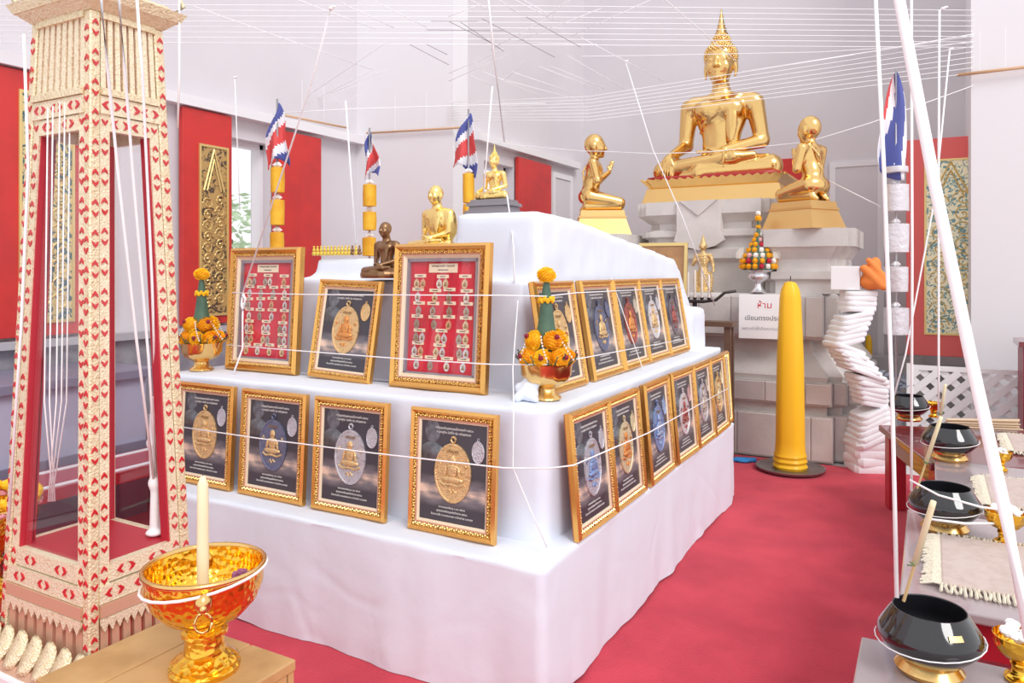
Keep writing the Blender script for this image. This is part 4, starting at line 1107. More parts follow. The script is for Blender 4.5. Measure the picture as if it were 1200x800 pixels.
# notice board leaning on the ledge
sg = thing('notice_board', (-1.20, 6.30, .955), 'white notice with red and grey Thai writing leaning on the pedestal', 'sign', rz=R(6))
sg.rotation_euler = (R(-4), 0, R(6))
MB().box(-.17,.24,-.008,0,0,.36).build('panel', WHITE, sg)
for s_, sz, x, z, m_ in (('ห้าม', .075, .03, .27, INKR), ('เขียนตรงประธาน', .052, .05, .165, INKB), ('เพราะทำให้เกิดความเสียหาย', .034, .035, .08, mat('print_grey', (.35,.33,.38), .5))):
    link('lettering', text_mesh(s_, sz, 'lettering', m_), sg, (x, -.009, z), UP)
# silver vase with flowers on the ledge
vp = Vector((-1.245, 6.44, 1.322))
va = thing('silver_vase', vp, 'silver footed vase on the pedestal ledge', 'vase')
MB().lathe([(.06,0),(.065,.01),(.03,.05),(.028,.08),(.075,.11),(.09,.14),(.075,.165),(.115,.185),(.12,.20),(.11,.20),(.0,.19)], 28, cap=False).build('body', mat('silver', (.82,.81,.84), .25, .8), va, True, 60)
bq = thing('flower_arrangement', (vp.x, vp.y, vp.z+.19), 'cone of orange, white and red flowers with white fan edges in a silver vase', 'flowers')
sm_pom = {k: pompom(.024, 9, 60).mesh('blossom', m) for k, m in (('o', MARI), ('w', BEAD), ('r', mat('rose_red', (.55,.02,.05), .6)), ('p', mat('rose_pink', (.85,.5,.5), .6)))}
rnd = random.Random(4)
for lev, (r, z, n) in enumerate(((.135,.03,16),(.13,.075,14),(.105,.12,12),(.08,.165,9),(.055,.21,7),(.035,.25,4),(.022,.29,3))):
    for i in range(n):
        a = 2*math.pi*(i+.5*(lev % 2))/n
        k = 'o' if rnd.random() < .68 else rnd.choice('wwrp')
        link('blossom', sm_pom[k], bq, (r*math.cos(a), r*math.sin(a), z), (a,0,0))
for z, k, s in ((.36,'o',.9),(.43,'o',1.2),(.47,'w',.9)): link('blossom', sm_pom[k], bq, (0,0,z), (0,0,0), (s,)*3)
MB().lathe([(.13,.0),(.11,.1),(.03,.27),(.012,.34),(.01,.43)], 14).build('leaf_core', GREEN, bq)
mb = MB()
for q in (0, 1):
    for i in range(15):
        e = R(-20+8*i); s_ = -1 if q else 1
        mb.tube([(s_*.12,-.01,.10),(s_*(.12+.06*math.cos(e)),-.015,.10+.07*math.sin(e)+.02)], .0022, 4)
mb.build('white_fan_leaves', BEAD, bq)
# iron candle rack
IRON = mat('dark_iron', (.06,.05,.05), .5, .4)
rk = thing('candle_rack', (-1.70, 6.05, 0), 'dark iron candle rack with curled rail in front of the pedestal', 'candle rack')
zr = 1.26
MB().tube([(-.33,0,zr),(.1,0,zr-.005),(.2,0,zr+.01),(.27,0,zr+.07),(.36,0,zr+.085)], .013, 6).tube([(-.33,.09,zr),(.15,.09,zr)], .01, 6).build('rail', IRON, rk, True)
MB().tube([(.02,.04,0),(.02,.04,zr)], .02, 8).lathe([(.15,0),(.15,.02),(.03,.06)], 16, (.02,.04,0)).build('stem', IRON, rk, True, 50)
MB().box(-.30,.34,-.04,.13,1.06,1.10).box(-.28,-.24,-.02,.02,0,1.06).box(.27,.32,-.02,.02,0,1.06).box(.27,.32,.08,.12,0,1.06).box(-.28,-.24,.08,.12,0,1.06).box(-.26,.30,.0,.10,.35,.38).build('under_shelf', mat('dark_wood', (.16,.09,.06), .5), rk)
for i in range(9):
    x = -.31+.057*i
    MB().lathe([(.006,0),(.018,.015),(.018,.022),(.006,.022)], 10).build('cup', IRON, rk, loc=(x,0,zr+.008))
wax = MB().lathe([(.010,0),(.009,.16),(.003,.172)], 9).mesh('candle', mat('wax_pink', (.85,.76,.68), .5), True, 50)
for i in range(9):
    h_ = 1.0+.12*((i*5) % 4-1.5)/1.5
    tag(link('thin_candle', wax, None, (-1.70-.31+.057*i, 6.05, zr+.03), (0,0,0), (1,1,h_*1.25)), 'thin pale candle standing in the iron rack', 'candle', 'candles in the iron rack')
# gilded standing figure beside the rack
dt = thing('standing_statue', (-1.735, 6.56, 1.322), 'slim gilt standing figure on the pedestal ledge behind the candle rack', 'statue')
pd = [('e',(0,0,.20),(.055,.045,.20),.03),('e',(0,0,.42),(.06,.042,.10),.03),('c',(-.06,0,.48),(.06,0,.48),.028,.028,.02),('c',(0,0,.5),(0,0,.55),.022,.02,.02),
      ('e',(0,-.005,.60),(.036,.04,.05),.015),('c',(-.075,0,.48),(-.10,-.02,.36),.022,.018,.02),('c',(-.10,-.02,.36),(-.05,-.07,.42),.017,.013,.01),('c',(.075,0,.48),(.105,-.01,.35),.022,.018,.02),('c',(.105,-.01,.35),(.12,-.06,.27),.017,.013,.01),
      ('c',(0,0,.64),(0,0,.76),.03,.004,.015),('c',(0,-.04,.605),(0,-.05,.59),.007,.008,.006)]
for q in (-1,1): pd += [('c',(q*.02,-.035,.61),(q*.026,-.035,.61),.007,.006,.004),('c',(q*.038,0,.62),(q*.038,0,.575),.008,.006,.006),('c',(q*.03,0,.04),(q*.03,-.05,.012),.022,.014,.02),('e',(q*.075,.0,.15),(.03,.02,.13),.02)]
o = sdf_mesh(pd, .008, .02).build('body', mat('pale_gilt', (.80,.56,.26), .4, .6, bump=(60,.6,'voro')), dt, True)
MB().lathe([(.10,-.0),(.10,.02),(.07,.04)], 20).build('base', GILT, dt, True, 40)
dt.scale = (.85,.8,.66)
# wooden board propped behind the altar mound
wb = thing('wooden_board', at(775, 330, 5.78)-Vector((0,0,.30)), 'plain brown wooden board propped behind the altar cloth', 'board')
wb.location.z = .985+.02; wb.rotation_euler = (R(-6), 0, R(4))
boxobj('panel', -.19, .19, -.012, 0, 0, .72, mat('brown_board', (.45,.24,.10), .45, var=((.36,.18,.08), 8, .4, .6)), wb)
MB().box(-.19,-.165,-.02,-.012,0,.72).box(.165,.19,-.02,-.012,0,.72).box(-.165,.165,-.02,-.012,.695,.72).build('border', GILT, wb)
tag(boxobj('stand_block', wb.location.x-.25, wb.location.x+.25, wb.location.y-.05, wb.location.y+.2, 0, 1.004, mat('dark_wood', (.16,.09,.06), .5)), 'dark wooden stand behind the far end of the altar', 'stand')
# pile of folded white cloth beside the pedestal
FOLD = mat('folded_white', (.88,.88,.9), .8, bump=(30, .25, 3))
dp = 5.70
sects = [((1012,560),(1014,515),.26,.26,5,0), ((1014,515),(1017,478),.30,.24,6,-24), ((1017,474),(1012,440),.20,.26,6,10), ((1008,438),(984,405),.30,.24,6,20), ((984,402),(998,366),.24,.24,6,-14), ((1000,364),(1003,341),.22,.22,4,0)]
n_ = 0
for (a, b, w0, w1, n, tilt) in sects:
    for i in range(n):
        f = (i+.5)/n; px_, py_ = a[0]+(b[0]-a[0])*f, a[1]+(b[1]-a[1])*f; w = w0+(w1-w0)*f
        p = at(px_+3, py_, dp); hh = abs(a[1]-b[1])/FPX*dp/n*1.06; rnd = random.Random(n_); n_ += 1
        mb = MB().lathe([(.96,-hh/2),(1,-.3*hh),(1,.3*hh),(.96,hh/2)], 28, mod=lambda q, zz: (w/2)/max(abs(math.cos(q)),abs(math.sin(q))))
        o = mb.build('folded_cloth', FOLD, None, True, 40, loc=p)
        o.rotation_euler = (Matrix.Rotation(YAW+R(rnd.uniform(-6,6)), 4, 'Z') @ Matrix.Rotation(R(tilt), 4, 'Y')).to_euler()
        tag(o, 'folded white cloth in the leaning pile beside the pedestal', 'cloth', 'pile of folded white cloths')
rp = at(1000, 345, 5.70)
tag(bevel(boxobj('white_carton', rp.x-.15, rp.x+.05, rp.y-.08, rp.y+.1, 1.362, 1.54, WHITE), .004), 'white carton on top of the folded cloth pile', 'carton')
ro = sdf_mesh([('e',(0,0,.06),(.09,.08,.06),.03),('e',(.0,0,.13),(.055,.06,.12),.03,(0,15,0)),('e',(.06,-.02,.07),(.05,.06,.08),.02,(0,-30,0)),('c',(-.05,-.06,.16),(.07,-.06,.03),.03,.03,.01),('c',(-.02,-.05,.22),(.09,-.04,.08),.022,.03,.01)], .012)
tag(ro.build('orange_robe', mat('robe_bright_orange', (.85,.25,.05), .7, bump=(20,.4,3)), None, True, loc=(rp.x+.13, rp.y-.02, 1.362)), 'bundled orange robe on top of the white cloth pile', 'robe')
# blue cloth scrap and small yellow candle
bl = atz(869, 541, .0)
sc_ = sdf_mesh([('e',(0,0,.012),(.07,.05,.018),.02),('c',(-.08,-.03,.01),(.09,.04,.015),.015,.02,.02),('c',(-.05,.04,.01),(.06,-.02,.02),.014,.01,.01)], .008, .02)
tag(sc_.build('blue_cloth', mat('blue_cloth', (.03,.25,.62), .7), None, True, loc=(bl.x, bl.y, .002)), 'crumpled blue cloth on the carpet at the altar end', 'cloth')
yc = at(1018, 416, 7.8)
ycd = thing('yellow_candle', (yc.x, yc.y, .63), 'small yellow candle behind the white cloth pile', 'candle')
MB().lathe([(.035,0),(.033,.15),(.02,.2),(.005,.215)], 12).build('wax', YELW, ycd, True, 40)
tag(boxobj('side_shelf', yc.x-.1, yc.x+.5, yc.y-.09, yc.y+.12, 0, .63, mat('shelf_grey', (.5,.48,.47), .6)), 'low grey shelf behind the white cloth pile', 'shelf')
# grey leafy plant behind the bowls
pl = at(1042, 470, 6.6); gp_ = thing('potted_plant', (pl.x, pl.y, 0), 'potted plant with grey-blue leaves behind the alms bowls', 'plant')
MB().lathe([(.10,0),(.13,.25),(.14,.26),(.12,.26),(.0,.24)], 18, cap=False).build('pot', mat('pot_grey', (.3,.29,.33), .5), gp_, True, 50)
mb = MB(); rnd = random.Random(8)
for i in range(70):
    a = rnd.random()*6.28; r = rnd.uniform(.02,.17); z = rnd.uniform(.28,.62); c = Vector((r*math.cos(a), r*math.sin(a), z))
    u = Vector((rnd.uniform(-1,1),rnd.uniform(-1,1),rnd.uniform(0,1))).normalized(); w = u.orthogonal().normalized(); L = .05
    mb.add([c-u*L, c+w*L*.4, c+u*L, c-w*L*.4], [(0,1,2,3)])
tag(mb.build('leaves', mat('grey_leaf', (.22,.24,.30), .6), gp_), kind='stuff')

# ------------------------------------------------------------------ monks' seats: platforms, mats, alms bowls
LAQ = mat('dark_red_lacquer', (.20,.03,.035), .22, coat=.6); LAQR = mat('bright_red_lacquer', (.45,.015,.03), .3, coat=.3)
MATB = mat('beige_mat', (.62,.50,.45), .9, bump=(200,.2,3), var=((.55,.43,.38), 30, .4, .7)); FRNG = mat('cream_fringe', (.80,.72,.58), .9, bump=(90,.7,4))
GLOSS = mat('glossy_grey_top', (.42,.34,.35), .12, coat=.5)
def platform(x0, x1, y0, y1, z, top, label, apron=True):
    t = thing('low_platform', ((x0+x1)/2, (y0+y1)/2, 0), label, 'platform'); w, d = (x1-x0)/2, (y1-y0)/2
    bevel(boxobj('top', -w, w, -d, d, z-.03, z, top, t), .006)
    boxobj('apron', -w+.04, w-.04, -d+.04, d-.04, z-.14, z-.03, LAQR, t)
    for a in (-1,1):
        for b in (-1,1): boxobj('leg', a*(w-.08)-.035, a*(w-.08)+.035, b*(d-.08)-.035, b*(d-.08)+.035, 0, z-.14, LAQ, t)
    return t
def seat_mat(x0, x1, y0, y1, z, label):
    t = thing('sitting_mat', ((x0+x1)/2, (y0+y1)/2, z), label, 'mat', 'beige sitting mats'); w, d = (x1-x0)/2, (y1-y0)/2
    bevel(boxobj('pad', -w+.05, w-.05, -d+.05, d-.05, 0, .018, MATB, t), .006)
    mb = MB(); rnd = random.Random(3)
    def tuft(x, y, dx, dy):
        q = rnd.uniform(.045,.06); mb.tube([(x,y,.012),(x+dx*q*.5+rnd.uniform(-.004,.004),y+dy*q*.5,.014),(x+dx*q+rnd.uniform(-.006,.006),y+dy*q+rnd.uniform(-.006,.006),.006)], .0045, 4)
    n = int(2*w/.013)
    for i in range(n):
        x = -w+.05+(2*w-.1)*i/n; tuft(x,-d+.055,0,-1); tuft(x,d-.055,0,1)
    n = int(2*d/.013)
    for i in range(n):
        y = -d+.05+(2*d-.1)*i/n; tuft(-w+.055,y,-1,0); tuft(w-.055,y,1,0)
    tag(mb.build('fringe', FRNG, t), kind='stuff')
    e = MB()                                     # woven emblem in the middle: ringed oval with lines
    for rr_ in (1.0, .86): e.tube([(.13*rr_*math.cos(a*.2618), .09*rr_*math.sin(a*.2618), .019) for a in range(25)], .0022, 4)
    for k in range(5): e.tube([(-.07,-.04+.02*k,.019),(.07,-.045+.02*k,.019)], .0018, 4)
    e.build('woven_emblem', FRNG, t, loc=(-w+.42,0,0))
    return t
platform(-.16, 1.5, 1.45, 2.2, .53, GLOSS, 'low glossy grey-topped platform under the alms bowl with gold sticker')
platform(-.08, 1.5, 2.46, 3.42, .545, GLOSS, 'low red platform with the largest beige fringed mat')
seat_mat(-.02, 1.3, 2.56, 3.14, .546, 'beige fringed mat behind the alms bowl with gold sticker')
platform(.02, 1.5, 3.55, 4.45, .53, GLOSS, 'low red platform between the two middle alms bowls')
seat_mat(.17, 1.4, 3.6, 4.2, .531, 'beige fringed mat between the two middle alms bowls')
# far lacquer table set askew
tb = thing('lacquer_table', (.62, 5.15, 0), 'long dark red lacquer table with carved apron beyond the platforms', 'table', rz=R(17))
bevel(boxobj('tabletop', -.80, .95, -.50, .50, .47, .51, LAQ, tb), .008)
for (x0,x1,y0,y1) in ((-.76,.9,-.46,-.43),(-.76,.9,.43,.46),(-.76,-.73,-.43,.43)): boxobj('apron', x0, x1, y0, y1, .37, .47, LAQ, tb)
for a in (-.72,.86):
    for b in (-.42,.42): bevel(boxobj('leg', a-.05, a+.05, b-.05, b+.05, 0, .47, LAQR if a < 0 else LAQ, tb), .006)
for a in (-.6,-.68): MB().tube([(a,-.45,.36),(a+.03,-.455,.33),(a-.02,-.455,.30)], .012, 5).build('bracket', LAQ, tb)
seat_mat(.35, 1.3, 4.85, 5.45, .512, 'beige mat lying on the long dark red lacquer table')
BLK = mat('black_lacquer', (.012,.011,.013), .08, coat=.8); BIN = mat('bowl_interior', (.02,.02,.025), .35)
STK = mat('gold_sticker', (.75,.55,.25), .4, .5)
def alms(px, ybase, d, label, s=1.0, sticker=False):
    p = at(px, ybase, d)
    t = thing('alms_bowl', (p.x, p.y, p.z), label, 'bowl', 'black alms bowls')
    t.scale = (s,)*3
    MB().lathe([(.075,0),(.082,.012),(.068,.03),(.074,.045),(.064,.045),(.06,.0)], 32, cap=False).build('ring_stand', GOLD, t, True, 50)
    MB().lathe([(.0,.028),(.055,.030),(.09,.048),(.115,.075),(.125,.098),(.118,.115),(.095,.150),(.088,.160),(.086,.163)], 48, cap=False).build('bowl', BLK, t, True, 60)
    MB().lathe([(.086,.163),(.083,.163),(.084,.158),(.112,.113),(.11,.08),(.05,.036),(.0,.034)], 48, cap=False).build('inside', BIN, t, True)
    if sticker:
        st = MB(); w = .016
        vs = []
        for i in range(5):
            a = R(-88+9*(i-2)/2*1.0)+YAW*.0+R(30)
            for (r, z) in ((.1115,.1285),(.1035,.1405)): vs.append(((r+.002)*math.cos(a), (r+.002)*math.sin(a), z))
        st.add(vs, [(2*i,2*i+2,2*i+3,2*i+1) for i in range(4)]).build('sticker', STK, t)
    mb = MB(); mb.tube([(.127*math.cos(a*.2618), .127*math.sin(a*.2618), .088+.012*math.sin(a*.2618+1)) for a in range(25)], .0018, 5)
    mb.build('thread_loop', THREAD, t, True)
    return t
b1 = alms(1089, 784, 1.82, 'black alms bowl with a gold sticker on the glossy platform', .94, True)
b2 = alms(1107, 622, 2.77, 'black alms bowl at the back edge of the large fringed mat', .98)
b3 = alms(1113, 543, 3.87, 'black alms bowl on the low platform before the lacquer table', 1.05)
b4 = alms(1065, 492, 5.0, 'black alms bowl on the far lacquer table', 1.0)
for b, z in ((b1,.532),(b2,.548),(b3,.532),(b4,.512)): b.location.z = z
def cup(px, py, d, z, s, label, white=True):
    p = at(px, py, d); t = thing('offering_cup', (p.x, p.y, z), label, 'cup', 'small gold footed cups')
    MB().lathe([(r*s, zz*s) for r, zz in bwl], 28, cap=False).build('cup', GOLDE, t, True, 60)
    if white:
        mb = MB(); rnd = random.Random(px)
        for i in range(16): mb.ell((rnd.uniform(-.08,.08)*s, rnd.uniform(-.08,.08)*s, (.27+rnd.uniform(0,.05))*s), (.04*s,.035*s,.02*s), 8, 5, rot=(rnd.uniform(0,40),rnd.uniform(0,40),0))
        mb.build('thread_ball', THREAD, t)
cup(1196, 790, 1.78, .532, .38, 'gold footed cup of white thread beside the stickered alms bowl')
cup(1178, 622, 2.62, .548, .42, 'gold footed cup of white thread on the large fringed mat')
cup(1173, 545, 3.66, .532, .33, 'gold footed cup of white thread on the low platform before the lacquer table')
cup(1094, 489, 5.1, .512, .36, 'gold footed cup beside the alms bowl on the lacquer table', False)
# candles tied to bamboo sticks leaning in the bowls
BAMB = mat('bamboo', (.62,.45,.22), .6); PALE = mat('pale_candle', (.88,.80,.52), .5); GRN = mat('green_tie', (.15,.28,.12), .6)
def stick(a, b, label):
    a, b = Vector(a), Vector(b); t = thing('tied_candle', a, label, 'candle', 'candles tied to bamboo sticks'); q = b-a
    MB().tube([(0,0,0), q*.5], .004, 6).build('bamboo_stick', BAMB, t)
    MB().tube([q*.38, q*.95, q], .0075, 8, r2=.0065).build('wax', PALE, t, True)
    tie = MB()
    for k in range(6): tie.tube([q*.36, q*.36+Vector((random.uniform(-.02,.02), random.uniform(-.02,.02), random.uniform(-.005,.015)))], .0018, 4)
    tie.build('tie', GRN, t); return t
stick(at(1059,704,1.80), at(1094,587,1.74), 'pale candle tied to a bamboo stick leaning in the stickered alms bowl')
stick(at(1075,572,2.76), at(1103,488,2.72), 'pale candle tied to a bamboo stick leaning in the bowl by the large mat')
stick(at(1099,506,3.86), at(1108,450,3.84), 'pale candle tied to a bamboo stick leaning in the bowl before the lacquer table')
# incense bundle and stacked trays on the lacquer table
ib = thing('incense_bundle', at(1150, 488, 4.6), 'bundle of beige incense sticks tied together on the lacquer table', 'incense', rz=R(20)); ib.location.z = .535
for i in range(16):
    a = i*2.4; r = .004*math.sqrt(i)*2
    MB().tube([(-.2,r*math.cos(a),.012+r*math.sin(a)),(.22+random.uniform(-.02,.02),r*1.3*math.cos(a),.012+r*1.3*math.sin(a))], .0045, 5).build('stick', mat('incense_beige', (.72,.55,.38), .8), ib)
ib.location.z = .552
wp = at(1150, 508, 4.2)
# red bench and cabinet at the far side
bn = thing('red_bench', (1.35, 6.35, 0), 'bright red lacquer bench in front of the white lattice', 'bench', rz=R(0))
boxobj('seat', -.75, .8, -.25, .25, .42, .47, LAQR, bn); boxobj('backrest', -.75, .8, .2, .25, .47, .72, LAQR, bn)
for a in (-.7,.75):
    for b in (-.2,.2): boxobj('leg', a-.04, a+.04, b-.04, b+.04, 0, .42, LAQR, bn)
kc = at(1188, 470, 6.0)
kb = thing('red_cabinet', (kc.x+.28, kc.y-.16, 0), 'tall dark red wooden cabinet beside the red bench', 'cabinet')
boxobj('body', -.25, .6, -.2, .2, 0, .93, mat('dark_red_wood', (.30,.05,.07), .4), kb); boxobj('door', -.2, .15, -.215, -.2, .08, .87, mat('dark_red_wood', (.30,.05,.07), .4), kb); boxobj('cornice', -.28, .63, -.23, .23, .93, .97, LAQ, kb)
MB().ell((.1,-.225,.5),(.015,.012,.015),8,6).build('knob', GILT, kb)
# white lattice fence
lf = thing('lattice_fence', (-.15, 7.3, 0), 'white diagonal lattice fence before the back wall', 'fence')
LW, LH = 1.95, .68
for z in (.02, LH): boxobj('rail', 0, LW, -.015, .015, z-.02, z+.02, WHITE, lf)
for x in (0, LW/2, LW): boxobj('post', x-.025, x+.025, -.02, .02, 0, LH+.03, WHITE, lf)
for k, y in ((1,-.009), (-1,.009)):
    n = 13
    for i in range(n+4):
        x0 = (i-4)*LW/n if k > 0 else i*LW/n
        a, b = Vector((x0, 0, .02)), Vector((x0+k*LH*.98, 0, LH-.02))
        pts = []
        f0, f1 = 0, 1
        for (xx, side) in ((0, 'lo'), (LW, 'hi')):
            pass
        dx = b.x-a.x
        ts = sorted([(0-a.x)/dx, (LW-a.x)/dx]); f0 = max(0, ts[0]); f1 = min(1, ts[1])
        if f1-f0 < .05: continue
        p, q = a.lerp(b, f0), a.lerp(b, f1); dn = (q-p).normalized(); nn = Vector((-dn.z,0,dn.x))*.028
        MB().poly([(v.x, v.z) for v in (p+nn, p-nn, q-nn, q+nn)], y-.007, y+.007).build('slat', WHITE, lf)

# ------------------------------------------------------------------ furniture beyond the cabinet along the left wall
DK = mat('slate_bench', (.22,.20,.28), .4); PB = mat('blue_grey_cushion', (.42,.42,.55), .7)
cb = thing('slate_counter', (-4.6, 3.2, 0), 'dark slate counter with blue-grey front along the window wall', 'counter')
boxobj('body', -.30, .30, -1.6, -.2, .45, .84, PB, cb); bevel(boxobj('worktop', -.34, .34, -1.65, -.15, .84, .9, DK, cb), .008)
boxobj('plinth', -.32, .32, -1.6, -.2, 0, .45, DK, cb)
rb = thing('red_bench', (-4.0, 2.75, 0), 'low red bench with pale stripes in front of the slate counter', 'bench')
boxobj('seat', -.2, .2, -1.2, .9, .36, .42, LAQR, rb)
for x in (-.15, .15): boxobj('stripe', x-.02, x+.02, -1.2, .9, .42, .424, WHITE, rb)
for a in (-.15,.15):
    for b in (-1.1,.8): boxobj('leg', a-.03, a+.03, b-.03, b+.03, 0, .36, LAQR, rb)
tag(bevel(boxobj('stone_bench', -4.8, -4.24, 3.1, 3.75, 0, .5, mat('bench_stone', (.38,.36,.37), .6)), .01), 'grey stone bench block behind the altar end', 'bench')

# ------------------------------------------------------------------ sacred white threads
def atX(px, py, X):
    t = (px-600)/FPX; return at(px, py, X/(CA*t-SA))
def atY(px, py, Y):
    t = (px-600)/FPX; return at(px, py, Y/(SA*t+CA))
def thread(pts, r, label, group=None, m=THREAD, sag=0.0, n=5, name='white_thread'):
    out = []
    for a, b in zip(pts, pts[1:]):
        a, b = Vector(a), Vector(b); k = 7 if sag else 1
        for i in range(k):
            f = i/k; q = a.lerp(b, f); q.z -= sag*4*f*(1-f); out.append(q)
    out.append(Vector(pts[-1])); c = out[0].copy()
    return tag(MB().tube([p-c for p in out], r, n).build(name, m, None, True, loc=c), label, 'thread', group)
RT = .0026
for k in range(8):       # parallel threads from the window wall to the right pier
    y = 8+6.2*k
    thread([atX(-60, y-3, -4.99), at(640, y-1+.3*k, 5.6), atY(1141, y+4, 7.59)], RT, 'thin white thread in the parallel set spanning overhead to the white pier', 'overhead threads across the hall')
for k in range(8):       # second set, round the wall corner and across the large statue
    thread([at(526, 120+3.0*k, 6.93), at(690, 113+4.0*k, 6.75), atY(1141, 42+6.2*k, 7.59)], RT, 'thin white thread in the fan passing before the large gilded statue', 'fan of threads before the statue')
dia = [((400,3),(462,33)),((440,2),(500,32)),((350,0),(440,34)),((600,84),(684,113)),((632,78),(702,105)),((645,77),(707,103)),((665,65),(735,106)),((681,44),(779,96)),((566,84),(640,116)),((578,90),(682,118)),((550,88),(578,101)),
       ((600,-2),(650,24)),((583,-2),(604,14)),((548,-2),(576,13)),((610,-2),(662,28)),((227,7),(437,82)),((355,116),(457,47)),((358,122),(455,81)),((352,125),(436,82)),((355,131),(430,109)),((340,128),(425,98)),
       ((526,95),(598,63)),((526,86),(577,64)),((590,95),(616,72)),((607,48),(704,10)),((668,43),(762,0)),((575,58),(640,22)),((560,72),(590,57)),((620,50),(700,52)),((525,20),(560,6)),((640,20),(668,0))]
for (a, b) in dia:
    thread([atz(a[0], a[1], 3.12), atz(b[0], b[1], 3.14)], RT, 'short slanting white thread crossing the overhead net', 'slanting threads of the overhead net')
DTH = mat('grey_thread', (.34,.31,.33), .8)
for (a, b) in (((480,52),(526,76)),((500,52),(524,64)),((526,25),(575,50)),((540,26),(590,60)),((565,22),(650,67)),((617,20),(680,55)),((505,25),(560,25)),((500,35),(590,36))):
    thread([atz(a[0], a[1], 3.10), atz(b[0], b[1], 3.12)], .0022, 'thin grey thread crossing the overhead net', 'grey threads of the overhead net', DTH)
thread([atX(320,133,-4.9), at(405,128,6.2), at(526,124,6.85), at(640,121,6.7)], .004, 'white thread running level above the small flags to the wall corner')
thread([atz(681,66,3.2), at(760,65,6.6), at(960,61,6.5), atY(1141,50,7.59)], .0028, 'lone white thread passing behind the finial of the large statue')
thread([at(570,167,7.42), at(683,177,7.4), at(700,177,7.3), at(765,180,6.9), at(830,178,6.85), at(930,168,6.4), at(948,166,6.3), at(1020,144,6.4), atY(1141,100,7.59)], .0035, 'white thread linking the two kneeling statues and the seated lap')
thread([at(870,84,6.9), at(1024,60,6.5), atY(1141,40,7.59)], .0045, 'thick white thread from the large statue neck to the pier')
thread([at(780,0,5.6), at(863,72,6.95)], .0045, 'thick white thread dropping to the head of the large statue')
thread([at(972,212,6.2), at(1032,242,6.0)], .0035, 'white thread from the rear kneeling statue to the silver flag pole')
thread([at(733,72,5.9), at(765,175,5.9), at(800,255,5.92), at(838,358,6.0)], .0045, 'white thread slanting down from the net to the candle rack')
thread([at(388,8,3.1), at(365,98,3.3), at(285,342,3.72)], .0042, 'white thread slanting down to the medal display tied with thread')
thread([at(405,118,4.05), at(417,289,4.12)], .0048, 'white thread hanging straight down to the tiny figurine row')
thread([at(275,90,5.4), at(281,246,5.4)], .0035, 'white thread hanging in front of the open window')
thread([at(572,-4,3.3), at(578,60,3.45), at(591,166,3.62)], .0048, 'white thread hanging to the finial of the small gold statue')
thread([at(577,101,3.5), at(572,160,3.5), at(567,226,3.52)], .004, 'white thread hanging to the knee of the small gold statue')
thread([at(594,228,3.52), at(599,262,3.45), at(602,292,3.36), at(603,330,3.28)], .0035, 'white thread lying down the cloth below the small gold statue')
# threads wound round the framed posters
UY, UX, LY, LX = 2.615, -1.335, 2.345, -1.105
thread([atY(272,343,UY+.03), atY(360,345,UY), atY(450,345.5,UY-.02), atY(585,346,UY-.02), at(640,347,2.99), atX(676,343,UX-.05), atX(800,337,UX-.06)], .0026, 'upper white thread wound across the upper row of frames')
thread([atY(266,404,UY+.06), atY(352,411,UY+.03), atY(480,421,UY), atY(580,427,UY), at(640,427,2.90), atX(690,418,UX), atX(808,396,UX)], .0026, 'lower white thread wound across the upper row of frames')
thread([atY(205,499,LY), atY(300,513,LY), atY(440,531,LY), atY(590,548,LY), at(640,549,2.70), atX(672,545,LX-.005), atX(760,507,LX-.005), atX(853,455,LX-.02)], .003, 'white thread wound across the lower row of frames')
thread([at(607,352,3.1), at(601,432,2.95), at(602,475,2.80), at(601,548,2.72), at(622,598,2.68), at(641,641,2.66)], .0026, 'white thread running down the altar corner to the ledge')
thread([atX(716,325,-1.45), atX(735,380,-1.375), atX(754,434,-1.32), atX(760,447,-1.28)], .0026, 'white thread slanting over the dark red medal poster')
kn = thing('thread_knot', atY(284,348,UY-.0), 'looped knot of white thread hanging on the medal display', 'thread')
MB().tube([(0,0,0),(.012,-.005,.02),(.022,-.004,0),(.018,-.003,-.05),(.008,-.004,-.07),(-.004,-.003,-.04),(0,0,0)], .005, 6).tube([(.008,-.006,.01),(.03,-.006,-.01),(.026,-.005,-.045),(.014,-.006,-.03)], .0045, 6).build('loops', THREAD, kn, True)
MB().tube([(.004,0,-.03),(.006,-.004,-.12),(.004,-.002,-.255),(-.01,-.01,-.3),(-.045,-.02,-.39)], .0045, 6).build('tail', THREAD, kn, True)
# threads at the monks' seats
thread([at(1026,-5,2.05), at(1036,200,1.92), at(1046,480,1.88), at(1051,700,1.80)], .0052, 'thick white thread hanging to the stickered alms bowl')
thread([at(1068,-5,2.75), at(1069,300,2.76), at(1068,575,2.76)], .0048, 'white thread hanging to the alms bowl by the large mat')
thread([at(1101,12,3.9), at(1100,170,3.86), at(1100,400,3.88), at(1100,508,3.87)], .0055, 'knotted white thread hanging to the bowl before the lacquer table')
thread([at(1113,58,5.1), at(1096,230,5.05), at(1061,416,5.02), at(1046,470,5.0)], .0055, 'knotted white thread slanting to the bowl on the lacquer table')
nt_ = [at(1052,-10,.60), at(1095,215,.56), at(1140,430,.54), at(1178,600,.53), at(1206,745,.52)]
thread([nt_[0]+(nt_[0]-nt_[1])*9]+nt_+[Vector((.42,1.6,.54))], .0042, 'very thick white thread hanging close before the pier', n=8)
thread([at(1066,562,2.62), at(1100,580,2.56), at(1150,594,2.55), at(1200,600,2.6)], .0038, 'white thread slung across the bowl by the large mat')
thread([at(1090,608,2.60), at(1130,613,2.58), at(1166,613,2.6)], .0045, 'white thread laid from the bowl to the gold cup')
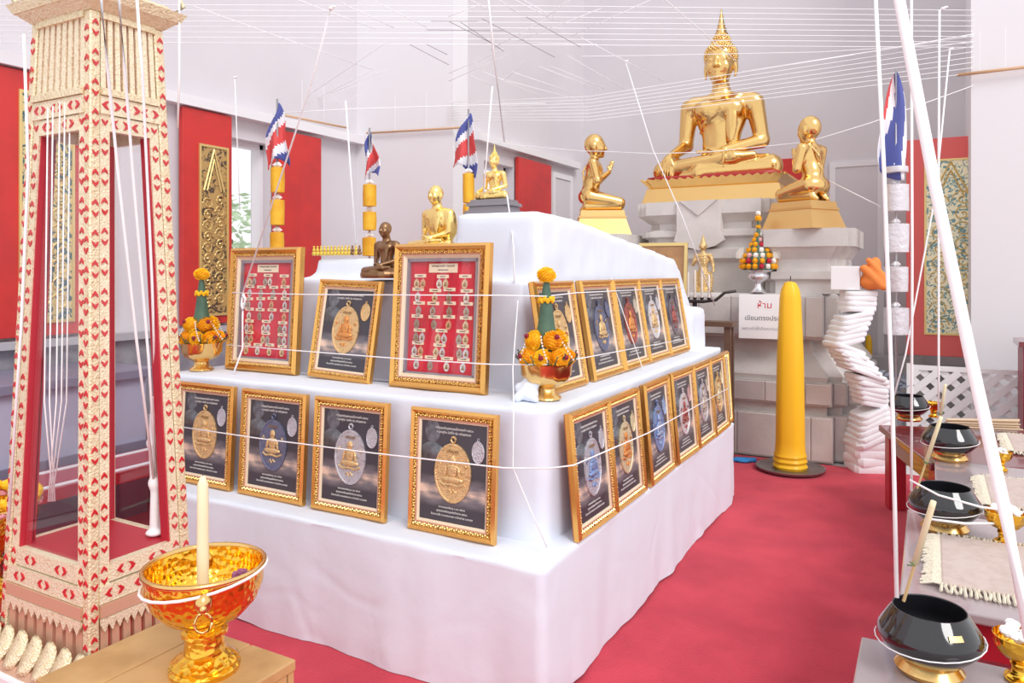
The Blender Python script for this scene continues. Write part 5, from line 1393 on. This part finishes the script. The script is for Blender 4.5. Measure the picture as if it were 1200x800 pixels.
for (x, y, d) in ((1105,10,3.9),(1113,58,5.1),(388,10,3.1),(733,72,5.9),(275,91,5.4)):
    o = MB().ell((0,0,0), (.011,.011,.008), 8, 6).ell((.013,0,.005), (.012,.006,.006), 8, 5).build('thread_knot', THREAD, None, True, loc=at(x, y, d))
    tag(o, 'small white knot where a hanging thread meets the net', 'knot', 'small thread knots')
# threads before and inside the tall cabinet
for i, pts in enumerate(([(28,40,2.40),(33,197,2.43),(25,380,2.45),(10,610,2.47)], [(118,-5,2.15),(126,80,2.26),(138,200,2.36),(160,400,2.48),(180,560,2.58)], [(139,-5,2.2),(146,80,2.32),(157,220,2.42),(174,420,2.52),(183,560,2.59)],
                         [(160,-5,2.3),(167,90,2.38),(171,180,2.46),(178,330,2.52),(184,520,2.60)], [(210,-5,2.6),(210,90,2.62),(208,150,2.65)])):
    thread([at(*p) for p in pts], .0048 if i < 4 else .004, 'white thread hanging in front of the tall glazed cabinet', 'threads before the cabinet')
gath = at(59, 588, 2.45)
for i, (x, y) in enumerate(((70,120),(76,120),(82,124),(56,126),(62,124))):
    thread([at(x, y, 2.42), at(x-4 if x > 55 else x+2, 470, 2.43), gath+Vector((.004*i-.012,.003*i,0))], .0024, 'white thread gathered inside the glazed cabinet', 'threads gathered inside the cabinet')
ws = sdf_mesh([('c',(0,0,0),(.004,0,.16),.016,.015,.01),('c',(.004,0,.16),(.0,0,.31),.015,.020,.01),('c',(0,0,.31),(.0,0,.46),.020,.012,.01),('e',(0,0,.17),(.022,.02,.02),.01),('e',(0,0,.31),(.026,.024,.02),.01),('e',(.002,0,0),(.03,.03,.012),.01)], .006, .02)
wp_ = at(181, 640, 2.60)
tag(ws.build('thread_bundle', THREAD, None, True, loc=(wp_.x, wp_.y, .598)), 'thick wrapped bundle of white thread standing inside the cabinet', 'thread')
# thread loop round the hammered bowl
thread([(bp.x+.153*math.cos(a*.2618), bp.y+.153*math.sin(a*.2618), bz+.245+.022*math.cos(a*.2618-.6)) for a in range(25)], .0042, 'white thread looped round the hammered gold bowl')
# bamboo rods carrying the net
for a, b, lab in ((atX(328,134,-4.93), atX(408,150,-4.93), 'thin bamboo rod under the ceiling net along the window wall'), (atY(430,156,5.77), atY(546,149,5.77), 'thin bamboo rod across the white return wall'), (atY(1121,88,7.55), atY(1215,77,7.55), 'thick bamboo rod in front of the white pier')):
    c = a.copy(); t = thing('bamboo_rod', c, lab, 'rod')
    MB().tube([(0,0,0), b-a], .014 if 'pier' in lab else .010, 8).build('cane', mat('rod_bamboo', (.62,.38,.22), .6), t, True)
    for f in (.3, .62): MB().tube([(b-a)*f, (b-a)*f+Vector((0,0,.35))], .0018, 4).build('hanger', THREAD, t)
